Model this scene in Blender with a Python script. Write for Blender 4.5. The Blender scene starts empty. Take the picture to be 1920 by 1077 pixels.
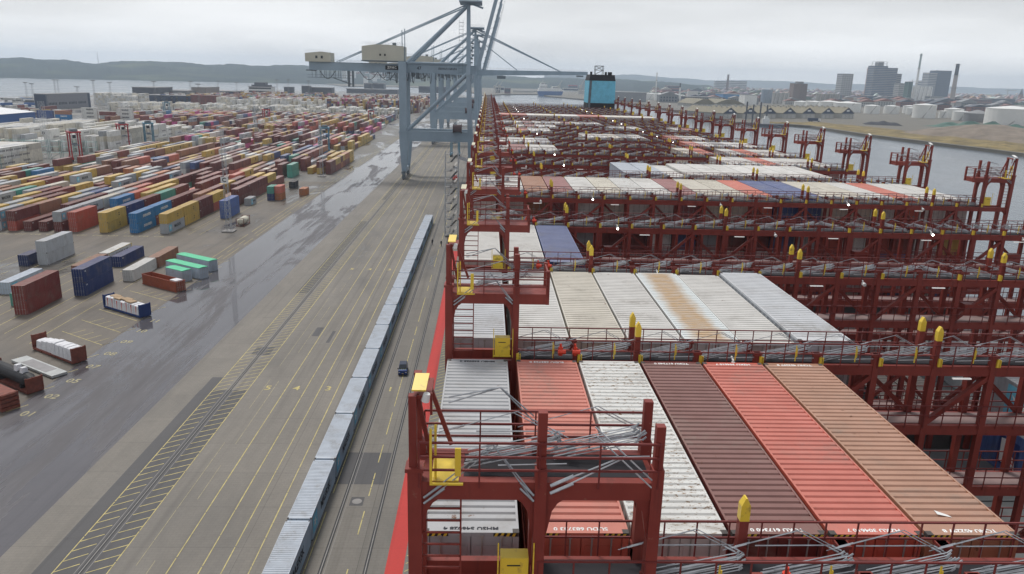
import bpy, math, random
from mathutils import Vector, Matrix
random.seed(7)
R = math.radians
C = bpy.context.scene.collection
sc = bpy.context.scene

# ------------------------------------------------------------------ camera
F_PX, PITCH, YAW, ROLL = 1420.78, R(15.473), R(2.128), R(1.518)
CAM_Z = 46.5
fw = Vector((math.sin(YAW)*math.cos(PITCH), math.cos(YAW)*math.cos(PITCH), -math.sin(PITCH)))
r0 = Vector((math.cos(YAW), -math.sin(YAW), 0)); u0 = r0.cross(fw)
rt = math.cos(ROLL)*r0+math.sin(ROLL)*u0; up = -math.sin(ROLL)*r0+math.cos(ROLL)*u0
cam = bpy.data.cameras.new('camera'); cam_o = bpy.data.objects.new('camera', cam); C.objects.link(cam_o)
M = Matrix((rt, up, -fw)).transposed().to_4x4(); M.translation = (0, 0, CAM_Z)
cam_o.matrix_world = M
cam.sensor_width = 36; cam.lens = F_PX/1920*36; cam.clip_start = .5; cam.clip_end = 40000
sc.camera = cam_o

def ray(x, y): return fw+rt*((x-960)/F_PX)-up*((y-538.5)/F_PX)
def at(x, y, Y):                       # the point of the place at photo pixel (x, y) and distance Y along the quay
    d = ray(x, y); p = d*(Y/d.y); return (p.x, p.y, p.z+CAM_Z)
def gr(x, y, z=0.):                    # the point at height z seen at photo pixel (x, y)
    d = ray(x, y); p = d*((z-CAM_Z)/d.z); return (p.x, p.y)

# ------------------------------------------------------------------ world, sun, exposure
SUN_EL = R(59)
sc.view_settings.view_transform = 'Standard'; sc.view_settings.look = 'None'
sc.view_settings.exposure = 0.76; sc.view_settings.gamma = 1
w = bpy.data.worlds.new("World"); sc.world = w; w.use_nodes = True
nt = w.node_tree; N = nt.nodes; L = nt.links
bg = N['Background']; bg.inputs[1].default_value = .1
sky = N.new('ShaderNodeTexSky'); sky.sky_type = 'NISHITA'; sky.sun_disc = False
sky.sun_elevation = SUN_EL; sky.dust_density = 4; sky.air_density = 1.5
tc = N.new('ShaderNodeTexCoord'); sep = N.new('ShaderNodeSeparateXYZ'); L.new(tc.outputs['Generated'], sep.inputs[0])
mp = N.new('ShaderNodeMapping'); mp.inputs['Scale'].default_value = (1.2, 1.2, 7.5); L.new(tc.outputs['Generated'], mp.inputs[0])
n1 = N.new('ShaderNodeTexNoise'); n1.inputs['Scale'].default_value = 1.7; n1.inputs['Detail'].default_value = 5; n1.inputs['Roughness'].default_value = .5
L.new(mp.outputs[0], n1.inputs['Vector'])
rp = N.new('ShaderNodeValToRGB'); L.new(sep.outputs['Z'], rp.inputs[0])
cr = rp.color_ramp; cr.elements[0].position = 0.0; cr.elements[0].color = (6.8, 6.9, 6.95, 1)
cr.elements[1].position = .35; cr.elements[1].color = (3.6, 3.7, 3.95, 1)
e = cr.elements.new(.05); e.color = (6.0, 6.1, 6.2, 1)
e = cr.elements.new(.11); e.color = (4.6, 4.7, 4.85, 1)
rc = N.new('ShaderNodeMapRange'); rc.inputs['From Min'].default_value = .33; rc.inputs['From Max'].default_value = .7
rc.inputs['To Min'].default_value = .74; rc.inputs['To Max'].default_value = 1.14; L.new(n1.outputs['Fac'], rc.inputs['Value'])
mul = N.new('ShaderNodeVectorMath'); mul.operation = 'SCALE'; L.new(rp.outputs[0], mul.inputs[0]); L.new(rc.outputs[0], mul.inputs['Scale'])
mx = N.new('ShaderNodeMix'); mx.data_type = 'RGBA'; mx.inputs[0].default_value = .93
L.new(sky.outputs[0], mx.inputs[6]); L.new(mul.outputs[0], mx.inputs[7]); L.new(mx.outputs[2], bg.inputs[0])
sl = bpy.data.lights.new('sun', 'SUN'); sl.energy = 1.5; sl.angle = R(16); sl.color = (1, .97, .93)
so = bpy.data.objects.new('sun', sl); C.objects.link(so)
sd = Vector((-math.sin(R(28))*math.cos(SUN_EL), math.cos(R(28))*math.cos(SUN_EL), math.sin(SUN_EL)))
sky.sun_rotation = math.atan2(sd.x, sd.y)
so.rotation_euler = sd.to_track_quat('Z', 'Y').to_euler(); so.location = (0, 0, 200)

cy = sc.cycles
cy.use_adaptive_sampling = True; cy.adaptive_threshold = .012
cy.use_denoising = True
try: cy.denoiser = 'OPENIMAGEDENOISE'; cy.denoising_input_passes = 'RGB_ALBEDO_NORMAL'
except Exception: pass
cy.max_bounces = 5; cy.diffuse_bounces = 3; cy.glossy_bounces = 3; cy.volume_bounces = 1; cy.transparent_max_bounces = 4
cy.caustics_reflective = False; cy.caustics_refractive = False

# ------------------------------------------------------------------ mesh and object helpers
class MB:
    def __init__(s): s.v = []; s.f = []; s.m = []; s.c = []; s.cc = None
    def quad(s, a, b, c, d, m=0):
        i = len(s.v); s.v += [a, b, c, d]; s.f.append((i, i+1, i+2, i+3)); s.m.append(m); s.c.append(s.cc); return s
    def poly(s, pts, m=0):
        i = len(s.v); s.v += pts; s.f.append(tuple(range(i, i+len(pts)))); s.m.append(m); s.c.append(s.cc); return s
    def hexa(s, p, m=0, top=None):
        i = len(s.v); s.v += p
        for k, q in enumerate(((0, 3, 2, 1), (4, 5, 6, 7), (0, 1, 5, 4), (1, 2, 6, 5), (2, 3, 7, 6), (3, 0, 4, 7))):
            s.f.append(tuple(i+j for j in q)); s.m.append(top if (top is not None and k == 1) else m); s.c.append(s.cc)
        return s
    def box(s, x0, y0, z0, x1, y1, z1, m=0, top=None):
        return s.hexa([(x0, y0, z0), (x1, y0, z0), (x1, y1, z0), (x0, y1, z0), (x0, y0, z1), (x1, y0, z1), (x1, y1, z1), (x0, y1, z1)], m, top)
    def bar(s, p, q, w, h=None, m=0):
        p = Vector(p); q = Vector(q); d = (q-p).normalized(); h = h or w
        a = Vector((0, 0, 1)) if abs(d.z) < .95 else Vector((0, 1, 0))
        x = d.cross(a).normalized()*w/2; y = x.cross(d).normalized()*h/2
        return s.hexa([tuple(v) for v in (p-x-y, p+x-y, p+x+y, p-x+y, q-x-y, q+x-y, q+x+y, q-x+y)], m)
    def tube(s, p, q, r, n=6, m=0, r2=None, caps=True):
        p = Vector(p); q = Vector(q); d = (q-p).normalized(); r2 = r if r2 is None else r2
        a = Vector((0, 0, 1)) if abs(d.z) < .95 else Vector((0, 1, 0))
        x = d.cross(a).normalized(); y = x.cross(d); i = len(s.v)
        for k in range(n):
            t = 2*math.pi*k/n; o = x*math.cos(t)+y*math.sin(t)
            s.v += [tuple(p+o*r), tuple(q+o*r2)]
        for k in range(n):
            j = (k+1) % n; s.f.append((i+2*k, i+2*k+1, i+2*j+1, i+2*j)); s.m.append(m); s.c.append(s.cc)
        if caps:
            s.f.append(tuple(i+2*k for k in range(n))); s.m.append(m); s.c.append(s.cc)
            s.f.append(tuple(i+2*k+1 for k in reversed(range(n)))); s.m.append(m); s.c.append(s.cc)
        return s
    def path(s, pts, r, n=5, m=0):
        for a, b in zip(pts, pts[1:]): s.tube(a, b, r, n, m, caps=False)
        return s
    def prism(s, pts, y0, y1, m=0):    # outline in xz, extruded along y
        n = len(pts); i = len(s.v)
        s.v += [(x, y0, z) for x, z in pts]+[(x, y1, z) for x, z in pts]
        s.f += [tuple(range(i, i+n)), tuple(reversed(range(i+n, i+2*n)))]; s.m += [m, m]; s.c += [s.cc]*2
        for k in range(n):
            j = (k+1) % n; s.f.append((i+j, i+k, i+n+k, i+n+j)); s.m.append(m); s.c.append(s.cc)
        return s
    def mesh(s, name, mats, smooth=False):
        me = bpy.data.meshes.new(name); me.from_pydata(s.v, [], s.f)
        for m in (mats if isinstance(mats, (list, tuple)) else [mats]): me.materials.append(m)
        me.polygons.foreach_set('material_index', s.m)
        if smooth: me.polygons.foreach_set('use_smooth', [True]*len(s.f))
        if s.cc is not None:
            at_ = me.color_attributes.new('paint', 'FLOAT_COLOR', 'CORNER'); buf = []
            for p, c in zip(me.polygons, s.c): buf += list(c)*p.loop_total
            at_.data.foreach_set('color', buf)
        me.update(); return me

def obj(name, me, parent=None, loc=(0, 0, 0), rz=0, rot=None, color=None, label=None, cat=None, group=None, kind=None):
    o = bpy.data.objects.new(name, me); C.objects.link(o); o.location = loc
    o.rotation_euler = rot or (0, 0, rz)
    if parent: o.parent = parent
    if color: o.color = (*color[:3], 1)
    tag(o, label, cat, group, kind); return o
def tag(o, label=None, cat=None, group=None, kind=None):
    for k, v in (('label', label), ('category', cat), ('group', group), ('kind', kind)):
        if v: o[k] = v
def empty(name, loc, rz=0, label=None, cat=None, group=None):
    o = obj(name, None, None, loc, rz, label=label, cat=cat, group=group); o.empty_display_size = .5; return o
KIDS = {}
def copy_tree(o, parent=None):
    c = o.copy(); C.objects.link(c)
    if parent: c.parent = parent
    for ch in o.children: copy_tree(ch, c)
    return c
ORD = ['zeroth', 'first', 'second', 'third', 'fourth', 'fifth', 'sixth', 'seventh', 'eighth', 'ninth', 'tenth', 'eleventh', 'twelfth', 'thirteenth', 'fourteenth', 'fifteenth', 'sixteenth', 'seventeenth', 'eighteenth', 'nineteenth', 'twentieth', 'twenty-first', 'twenty-second', 'twenty-third', 'twenty-fourth', 'twenty-fifth', 'twenty-sixth', 'twenty-seventh', 'twenty-eighth']

TXT = {}
def text_mesh(s, size, mt, spacing=1.0, bold=0.0, xs=1.0, sh=0.0):
    key = (s, size, mt.name, spacing, bold, xs)
    if key in TXT: return TXT[key]
    cu = bpy.data.curves.new('t', 'FONT'); cu.body = s; cu.size = size; cu.align_x = 'CENTER'; cu.align_y = 'CENTER'
    cu.extrude = .004; cu.space_character = spacing; cu.offset = bold; cu.resolution_u = 2; cu.shear = sh
    o = bpy.data.objects.new('t', cu); C.objects.link(o); bpy.context.view_layer.update()
    me = bpy.data.meshes.new_from_object(o.evaluated_get(bpy.context.evaluated_depsgraph_get()))
    bpy.data.objects.remove(o); bpy.data.curves.remove(cu)
    for v in me.vertices: v.co.x *= xs
    me.materials.clear(); me.materials.append(mt); TXT[key] = me; return me

# ------------------------------------------------------------------ materials
class MT:
    def __init__(s, name, rough=.6, metal=0., spec=.5):
        s.m = bpy.data.materials.new(name); s.m.use_nodes = True; s.nt = s.m.node_tree
        s.b = s.nt.nodes['Principled BSDF']; s.b.inputs['Roughness'].default_value = rough
        s.b.inputs['Metallic'].default_value = metal; s.b.inputs['Specular IOR Level'].default_value = spec
    def n(s, t, **k):
        x = s.nt.nodes.new(t)
        for a, v in k.items(): setattr(x, a, v)
        return x
    def l(s, a, b): s.nt.links.new(a, b)
    def val(s, sock, v):
        if hasattr(v, 'is_linked') or hasattr(v, 'links'): s.l(v, sock)
        else: sock.default_value = (*v, 1) if isinstance(v, tuple) and len(v) == 3 and len(sock.default_value) == 4 else v
    def coord(s, kind='Object', scale=(1, 1, 1), rand=False):
        t = s.n('ShaderNodeTexCoord').outputs[kind] if kind != 'World' else s.n('ShaderNodeNewGeometry').outputs['Position']
        m = s.n('ShaderNodeMapping'); m.inputs['Scale'].default_value = scale; s.l(t, m.inputs[0])
        if rand:
            oi = s.n('ShaderNodeObjectInfo'); k = s.n('ShaderNodeMath', operation='MULTIPLY'); s.l(oi.outputs['Random'], k.inputs[0]); k.inputs[1].default_value = 97
            s.l(k.outputs[0], m.inputs['Location'])
        return m.outputs[0]
    def noise(s, vec, scale=1., detail=3., rough=.55, dist=0.):
        x = s.n('ShaderNodeTexNoise'); x.inputs['Scale'].default_value = scale; x.inputs['Detail'].default_value = detail
        x.inputs['Roughness'].default_value = rough; x.inputs['Distortion'].default_value = dist; s.l(vec, x.inputs['Vector']); return x.outputs['Fac']
    def rng(s, v, a, b, c=0., d=1.):
        x = s.n('ShaderNodeMapRange'); s.l(v, x.inputs[0])
        for i, q in enumerate((a, b, c, d)): x.inputs[i+1].default_value = q
        return x.outputs[0]
    def math(s, op, a, b):
        x = s.n('ShaderNodeMath', operation=op); s.val(x.inputs[0], a); s.val(x.inputs[1], b); return x.outputs[0]
    def mix(s, f, a, b, mode='MIX'):
        x = s.n('ShaderNodeMix', data_type='RGBA', blend_type=mode); s.val(x.inputs[0], f); s.val(x.inputs[6], a); s.val(x.inputs[7], b); return x.outputs[2]
    def out(s, color=None, rough=None, bump=None, bs=.3, bd=.02):
        if color is not None: s.val(s.b.inputs['Base Color'], color)
        if rough is not None: s.val(s.b.inputs['Roughness'], rough)
        if bump is not None:
            b = s.n('ShaderNodeBump'); b.inputs['Strength'].default_value = bs; b.inputs['Distance'].default_value = bd
            s.l(bump, b.inputs['Height']); s.l(b.outputs[0], s.b.inputs['Normal'])
        return s.m

def plain(name, col, rough=.55, metal=0., var=.12, scale=.8):
    t = MT(name, rough, metal, .3); v = t.coord('World'); n = t.noise(v, scale, 4)
    k = t.rng(n, .3, .7, 1-var, 1+var)
    x = t.n('ShaderNodeVectorMath', operation='SCALE'); x.inputs[0].default_value = col; t.l(k, x.inputs['Scale'])
    return t.out(x.outputs[0])
def glow(name, col, st):
    t = MT(name); t.b.inputs['Emission Color'].default_value = (*col, 1); t.b.inputs['Emission Strength'].default_value = st
    return t.out((*col,))

def paint_mat(name, roof=0., rust=.62, rustcol=(.16, .07, .035), attr=False, dirt=.5, gs=2.6, st=(1, 1, 1)):
    t = MT(name, .5, 0, .28); oi = t.n('ShaderNodeObjectInfo'); col = oi.outputs['Color']
    if attr: a = t.n('ShaderNodeAttribute', attribute_name='paint'); col = a.outputs['Color']
    v = t.coord('Object', st, rand=not attr); v2 = t.coord('Object', (1.0, 1.0, .25), rand=not attr)
    if roof: col = t.mix(roof, col, (.47, .41, .36))
    n = t.noise(v2, .9, 5, .6); k = t.rng(n, .3, .75, 1.06, .86)
    x = t.n('ShaderNodeVectorMath', operation='SCALE'); t.l(col, x.inputs[0]); t.l(k, x.inputs['Scale'])
    g = t.noise(v, gs, 6, .72); g2 = t.noise(v, gs*.16, 3, .6); g = t.math('ADD', g, t.rng(g2, .3, .7, -.05, .05)); c2 = t.mix(t.rng(g, rust, rust+.045), x.outputs[0], rustcol)
    d = t.noise(v, .45, 3, .5, .6); d2 = t.noise(v, 4., 4, .7); c3 = t.mix(t.math('MULTIPLY', t.rng(d, .5, .7, 0, dirt), t.rng(d2, .4, .62, .2, 1)), c2, (.22, .19, .155))
    return t.out(c3, t.rng(n, .3, .7, .38, .6))
m_paint = paint_mat('container_paint', 0, .685)
m_roof = paint_mat('container_roof', .22, .66)
m_paint_far = paint_mat('stowed_container_paint', 0.06, .7, attr=True)
m_rusty = paint_mat('rusty_white_roof', 0, .56, (.21, .125, .06), dirt=.75, gs=11., st=(.55, 1.5, 1))
def stripe_roof():
    t = MT('rust_streaked_roof', .6); oi = t.n('ShaderNodeObjectInfo'); tc_ = t.n('ShaderNodeTexCoord'); sp = t.n('ShaderNodeSeparateXYZ'); t.l(tc_.outputs['Object'], sp.inputs[0])
    v = t.coord('Object'); n = t.noise(v, .55, 4, .6); n2 = t.noise(t.coord('Object', (1.2, 4, 1)), 1.6, 4, .6)
    a = t.math('ADD', sp.outputs['X'], t.rng(n, .2, .8, -.3, .3)); a = t.math('ABSOLUTE', t.math('ADD', a, .02), 0)
    a = t.math('ADD', a, t.rng(t.noise(t.coord('Object', (1, 6, 1)), 5., 3, .6), .3, .7, -.12, .12)); f = t.rng(a, 1.0, .45); f = t.math('MULTIPLY', f, t.rng(n2, .2, .62, .45, .95))
    return t.out(t.mix(f, (.60, .63, .62), t.mix(n2, (.36, .20, .08), (.52, .36, .19))))
m_streak = stripe_roof()
def red_m():
    t = MT('oxide_red_steel', .48, 0, .3); n = t.noise(t.coord('World'), .7, 4, .6); s = t.noise(t.coord('World', (3.2, 3.2, .35)), 1., 4, .65); f = t.noise(t.coord('World'), 5, 4, .7)
    c = t.mix(t.rng(n, .3, .7), (.185, .034, .026), (.24, .048, .036)); c = t.mix(t.rng(s, .56, .72, 0, .55), c, (.10, .028, .022)); c = t.mix(t.rng(f, .66, .72, 0, .7), c, (.26, .13, .09))
    return t.out(c, t.rng(s, .3, .7, .38, .6))
m_red = red_m()
m_red2 = plain('worn_red_rail', (.165, .034, .030), .45)
def yellow_m():
    t = MT('yellow_paint', .4); v = t.coord('World'); n = t.noise(v, 3, 4, .6)
    return t.out(t.mix(t.rng(n, .58, .72), (.74, .53, .05), (.36, .23, .06)))
m_yel = yellow_m()
m_galv = plain('galvanised_steel', (.47, .49, .51), .38, .35, .2, 4)
m_galv_d = plain('dull_galvanised_rod', (.34, .36, .38), .45, .35, .25, 4)
m_white = plain('white_paint', (.72, .72, .70), .5, 0, .08)
m_black = plain('black_rubber', (.025, .025, .027), .6)
m_dark = plain('dark_grating', (.028, .026, .030), .85)
m_pale = plain('worn_deck_plate', (.27, .19, .18), .6)
m_steel = plain('weathered_steel', (.22, .21, .20), .5, .3)
m_bar = plain('locking_bar_zinc', (.40, .40, .38), .45, .3)
m_crane = plain('crane_blue_grey', (.285, .365, .43), .45, 0, .1, .15)
m_craned = plain('crane_machinery_grey', (.13, .16, .18), .5)
m_beige = plain('beige_cladding', (.50, .49, .41), .55, 0, .06, .2)
m_lamp = glow('lit_lamp_glass', (1, .97, .9), 14)
m_tube = glow('lit_tube_lamp', (.8, .79, .76), .25)
m_lettb = plain('black_lettering', (.02, .022, .03), .6)
m_lettw = plain('white_lettering', (.78, .78, .76), .6)
m_letty = plain('yellow_marking', (.50, .42, .17), .7, 0, .3, 1.2)
m_lettf = plain('faded_marking', (.36, .32, .19), .7, 0, .3, 1.2)
m_lblue = plain('light_blue_panel', (.17, .53, .70), .5)
m_hatch = plain('grey_hatch_cover', (.13, .135, .135), .35, 0, .25, .6)
m_orange = plain('red_orange_enamel', (.62, .06, .03), .4)
m_glass = MT('dark_glass', .08); m_glass = m_glass.out((.02, .025, .03))

# ------------------------------------------------------------------ ground materials
def ground_mat(name, base, base2, wet, pave=True, wetcol=.55, wr=.13, sc_=(.05, .016)):
    t = MT(name, .7); P = t.coord('World')
    s1 = t.coord('World', (sc_[0], sc_[1], 1)); n1 = t.noise(s1, 1., 5, .6, .8)
    if not pave and wet[0] < .5: n9 = t.noise(t.coord('World', (.75, .016, 1)), 1., 4, .6); n1 = t.math('ADD', n1, t.rng(n9, .3, .7, -.07, .07))
    n2 = t.noise(t.coord('World', (.16, .05, 1)), 1., 6, .72, .6); n4 = t.noise(t.coord('World', (.25, .7, 1)), 1., 4, .7)
    n3 = t.noise(P, 3.5, 3, .7)
    c = t.mix(t.rng(n2, .3, .7), base, base2)
    c = t.mix(t.rng(n4, .58, .74, 0, .45), c, tuple(x*.55 for x in base))
    c = t.mix(t.rng(n3, .3, .7, 0, .35), c, tuple(x*.72 for x in base))
    bump = n3
    if pave:
        b = t.n('ShaderNodeTexBrick'); t.l(t.coord('World', (1, 1, 1)), b.inputs['Vector']); b.inputs['Scale'].default_value = 1.
        for k, v in (('Color1', (1, 1, 1, 1)), ('Color2', (.86, .86, .86, 1)), ('Mortar', (.6, .6, .6, 1))): b.inputs[k].default_value = v
        b.inputs['Mortar Size'].default_value = .03; b.inputs['Brick Width'].default_value = .8; b.inputs['Row Height'].default_value = .42
        c = t.mix(.4, c, b.outputs[0], 'MULTIPLY')
    s = t.noise(t.coord('World', (.9, .012, 1)), 1., 3, .5); c = t.mix(t.rng(s, .52, .72, 0, .5), c, tuple(x*.45 for x in base))
    jt = t.n('ShaderNodeTexBrick'); t.l(P, jt.inputs['Vector']); jt.inputs['Scale'].default_value = 1.; jt.inputs['Brick Width'].default_value = 12.; jt.inputs['Row Height'].default_value = 7.5; jt.inputs['Mortar Size'].default_value = .035; jt.offset = .0
    for k_, v_ in (('Color1', (1, 1, 1, 1)), ('Color2', (.90, .90, .90, 1)), ('Mortar', (.55, .55, .55, 1))): jt.inputs[k_].default_value = v_
    c = t.mix(.8 if pave else .3, c, jt.outputs[0], 'MULTIPLY')
    lo, hi = wet; f = t.rng(n1, lo, hi)
    damp = t.rng(n1, lo-.12, hi, 0, 1)
    c = t.mix(damp, c, t.mix(1., c, (wetcol,)*3, 'MULTIPLY'))
    r = t.math('ADD', t.rng(damp, 0, 1, .62, .34), 0.); rr = t.mix(f, (.5, .5, .5), (wr, wr, wr))
    r2 = t.n('ShaderNodeMix', data_type='FLOAT'); t.l(f, r2.inputs[0]); t.l(r, r2.inputs[2]); r2.inputs[3].default_value = wr
    t.l(t.rng(f, 0, 1, .3, .8), t.b.inputs['Specular IOR Level']); m = t.out(c, r2.outputs[0]); b_ = t.n('ShaderNodeBump'); b_.inputs['Distance'].default_value = .012
    t.l(t.rng(f, 0, 1, .5, .04), b_.inputs['Strength']); t.l(bump, b_.inputs['Height']); t.l(b_.outputs[0], t.b.inputs['Normal'])
    return m
g_quay = ground_mat('quay_pavers', (.235, .213, .182), (.158, .144, .125), (.66, .76))
g_far = ground_mat('terminal_pavement', (.22, .205, .18), (.165, .155, .138), (.48, .57))
g_asph = ground_mat('wet_asphalt', (.108, .101, .107), (.078, .074, .081), (.42, .51), pave=False, wetcol=1., wr=.07, sc_=(.10, .022))
g_dark = ground_mat('rail_strip_asphalt', (.095, .091, .092), (.072, .070, .072), (.7, .8), pave=False)
g_yard = ground_mat('yard_pavers', (.19, .162, .13), (.125, .108, .088), (.58, .64), sc_=(.04, .02))
g_red = ground_mat('red_walkway_paint', (.56, .040, .030), (.50, .035, .028), (.7, .8), pave=False)
g_land = ground_mat('shore_ground', (.17, .15, .115), (.12, .11, .085), (.8, .9), pave=False)
def water_mat():
    t = MT('harbour_water', .16); a = t.noise(t.coord('World', (.45, .16, 1)), 1., 4, .6); b = t.noise(t.coord('World', (.02, .006, 1)), 1., 3)
    c = t.mix(t.rng(b, .35, .65), (.085, .105, .125), (.12, .14, .16))
    return t.out(c, t.rng(b, .35, .65, .12, .24), a, .45, .5)
m_water = water_mat()
def sheet(name, x0, y0, x1, y1, z, m, nx=1):
    b = MB(); b.quad((x0, y0, z), (x1, y0, z), (x1, y1, z), (x0, y1, z))
    return obj(name, b.mesh(name, m), kind='structure')
def land(name, pts, z, m, low=-4.5):
    b = MB(); n = len(pts); b.poly([(x, y, z) for x, y in pts])
    for i in range(n):
        (x0, y0), (x1, y1) = pts[i], pts[(i+1) % n]; b.quad((x0, y0, low), (x1, y1, low), (x1, y1, z), (x0, y0, z))
    return obj(name, b.mesh(name, m), kind='structure')
WZ = -2.6
sheet('water', -9000, -300, 16000, 14000, WZ, m_water)
land('terminal_ground', [(-4.6, -60), (-4.6, 1740), (-60, 2000), (-560, 2050), (-640, 1462), (-706, 1156), (-820, 700), (-820, -60)], 0., g_far)
sheet('quay_pavement', -46.9, -40, -4.7, 700, .004, g_quay)
sheet('quay_road', -65.5, -40, -46.9, 760, .006, g_asph)
sheet('yard_pavement', -205, -40, -65.5, 336, .005, g_yard)
sheet('rail_strip_road', -42.5, -40, -35.45, 107, .008, g_dark)
sheet('rail_strip_road', -42.4, 107, -40.7, 112, .008, g_dark)
sheet('rail_strip_road', -39.5, 122, -36.4, 126, .008, g_dark)
sheet('rail_strip_road', -41.0, 160, -38.6, 245, .008, g_dark)
sheet('rail_strip_road', -40.0, 290, -38.5, 420, .008, g_dark)
sheet('repaired_pavement', -17.3, 80, -11.5, 87.8, .008, g_dark)
sheet('repaired_pavement', -31.5, 132, -30.2, 137, .008, g_dark)
sheet('repaired_pavement', -28.2, 128.5, -27.6, 135, .008, g_dark)
for y0, y1 in ((-40, 172), (182, 204)):
    sheet('red_walkway', -9.25, y0, -7.5, y1, .009, g_red)
# rails: the landward crane rail, the two quay rails, each a steel head in a dark slot
for X in (-38.1, -15.45, -11.15):
    for nm, a, b_, z0, m in (('rail_slot_path', X-.20, X+.20, .0125, m_black), ('rail_path', X-.045, X+.045, .03, m_steel)):
        b = MB(); b.box(a, -40, .0, b_, 1000, z0); obj(nm, b.mesh(nm, m), kind='structure')
for X in (-38.55, -37.6, -15.05):
    b = MB(); b.box(X-.03, -40, 0, X+.03, 1000, .014); obj('rail_edge_path', b.mesh('rail_edge', m_steel), kind='structure')
# painted markings
mk = MB(); Z = .011
def stripe(x0, y0, x1, y1, wd=.12, z=.016):
    d = Vector((x1-x0, y1-y0)); n = Vector((-d.y, d.x)).normalized()*wd/2
    mk.quad((x0+n.x, y0+n.y, z), (x0-n.x, y0-n.y, z), (x1-n.x, y1-n.y, z), (x1+n.x, y1+n.y, z))
def worn(x, y0, y1, wd=.12, gap=.12, seg=9., z=.016):
    y = y0
    while y < y1:
        l = random.uniform(.5, 1)*seg
        if random.random() > gap: stripe(x, y, x, min(y+l-.15, y1), wd*random.uniform(.8, 1.1), z)
        y += l
for X, g_ in ((-29.95, .0), (-26.95, .0), (-24.8, .02), (-22.2, .0), (-35.5, .0), (-40.62, .0)): worn(X, -20, 560, .11, g_)
mk2 = mk; mk = MB()
for X in (-33.3, -31.8): worn(X, 60, 400, .06, .4, 7)
obj('faded_road_markings', mk.mesh('faded_markings', m_lettf), kind='structure'); mk = mk2
worn(-12.85, 60, 330, .12, .35, 3.2); worn(-17.0, 60, 330, .10, .1, 7)
y = 40.
while y < 520:
    stripe(-38.75, y, -40.55, y-1.25, .11); stripe(-37.5, y+.3, -35.55, y+1.5, .11); y += 1.65
y = 40.
while y < 300: stripe(-7.35, y, -5.0, y+1.9, .10); y += 1.25
for X in (-66.8, -68.2, -69.9): worn(X, 190, 700, .12, .25, 6)
for k in range(34):
    X = -86.0-4.32*k
    worn(X-.35, 219, 336, .09, .1, 8); worn(X+2.8, 219, 336, .09, .1, 8)
for k in range(12):
    X = -78.5-3.6*k
    worn(X, 126+k*2.5, 195, .10, .08, 8)
for k in range(22):                                     # slanted bays along the road edge
    y0 = 92+6.75*k
    if y0 > 190: break
    stripe(-66.0, y0, -76.5, y0+6.95, .11); stripe(-66.0, y0, -64.4, y0+2.3, .11)
    if 120 < y0 < 168:
        for j in range(5): stripe(-66.0-2.1*j, y0+1.39*j, -64.4-2.1*j, y0+2.4+1.39*j, .10)
obj('painted_road_markings', mk.mesh('markings', m_letty), kind='structure')
def ground_text(s, x, y, size, rz=0, m=None):
    m = m_lettf if x < -60 else m
    obj('painted_road_number', text_mesh(s, size, m or m_letty, 1, .02), loc=(x, y, .020), rz=rz, kind='structure')
for s, x in (('5', -32.7), ('4', -28.4), ('3', -23.6), ('1', -14.2)): ground_text(s, x, 108, 2.2)
for s, x in (('5', -32.7), ('4', -28.4), ('3', -23.6)): ground_text(s, x, 182, 2.2)
for k, s in enumerate(('01', '02', '05', '07', '08', '09', '10', '11')): ground_text(s, -62.7, 98.+5.9*k, 2.1, R(-8))
for k in range(13): ground_text('C%02d' % (26-k), -93.3-4.32*k, 215.5, 1.7)
b = MB(); b.box(-14.75, 75.4, 0, -13.25, 77.2, .012); obj('manhole_path', b.mesh('manhole', g_dark), kind='structure')
b = MB(); b.tube((-14, 76.3, 0), (-14, 76.3, .02), .55, 20); obj('manhole_path', b.mesh('manhole_lid', m_steel), kind='structure')
# quay edge kerb
b = MB(); b.box(-4.95, -60, 0, -4.55, 1740, .22); obj('quay_kerb', b.mesh('quay_kerb', plain('kerb_concrete', (.28, .26, .23))), kind='structure')

# ------------------------------------------------------------------ containers
COL = dict(white=(.64, .635, .605), cream=(.60, .565, .48), grey=(.40, .42, .44), bluegrey=(.40, .455, .52), salmon=(.60, .16, .11), red=(.44, .085, .055),
           maroon=(.165, .036, .030), darkred=(.22, .045, .035), brown=(.36, .17, .10), navy=(.025, .045, .16), blue=(.07, .115, .28), sky=(.03, .19, .43),
           yellow=(.60, .40, .09), teal=(.09, .36, .28), orange=(.48, .17, .06), green=(.05, .22, .11), magenta=(.58, .07, .27), black=(.03, .03, .035), mauve=(.33, .13, .13))
NICE = dict(white='white', cream='cream', grey='light grey', bluegrey='blue-grey', salmon='salmon red', red='bright red', maroon='maroon', darkred='dark red',
            brown='light brown', navy='navy blue', blue='blue', sky='sky blue', yellow='yellow', teal='teal', orange='orange', green='green', magenta='magenta', black='black', mauve='dusky pink')
CM = {}; m_cast = plain('corner_casting', (.075, .065, .06), .6)
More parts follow.
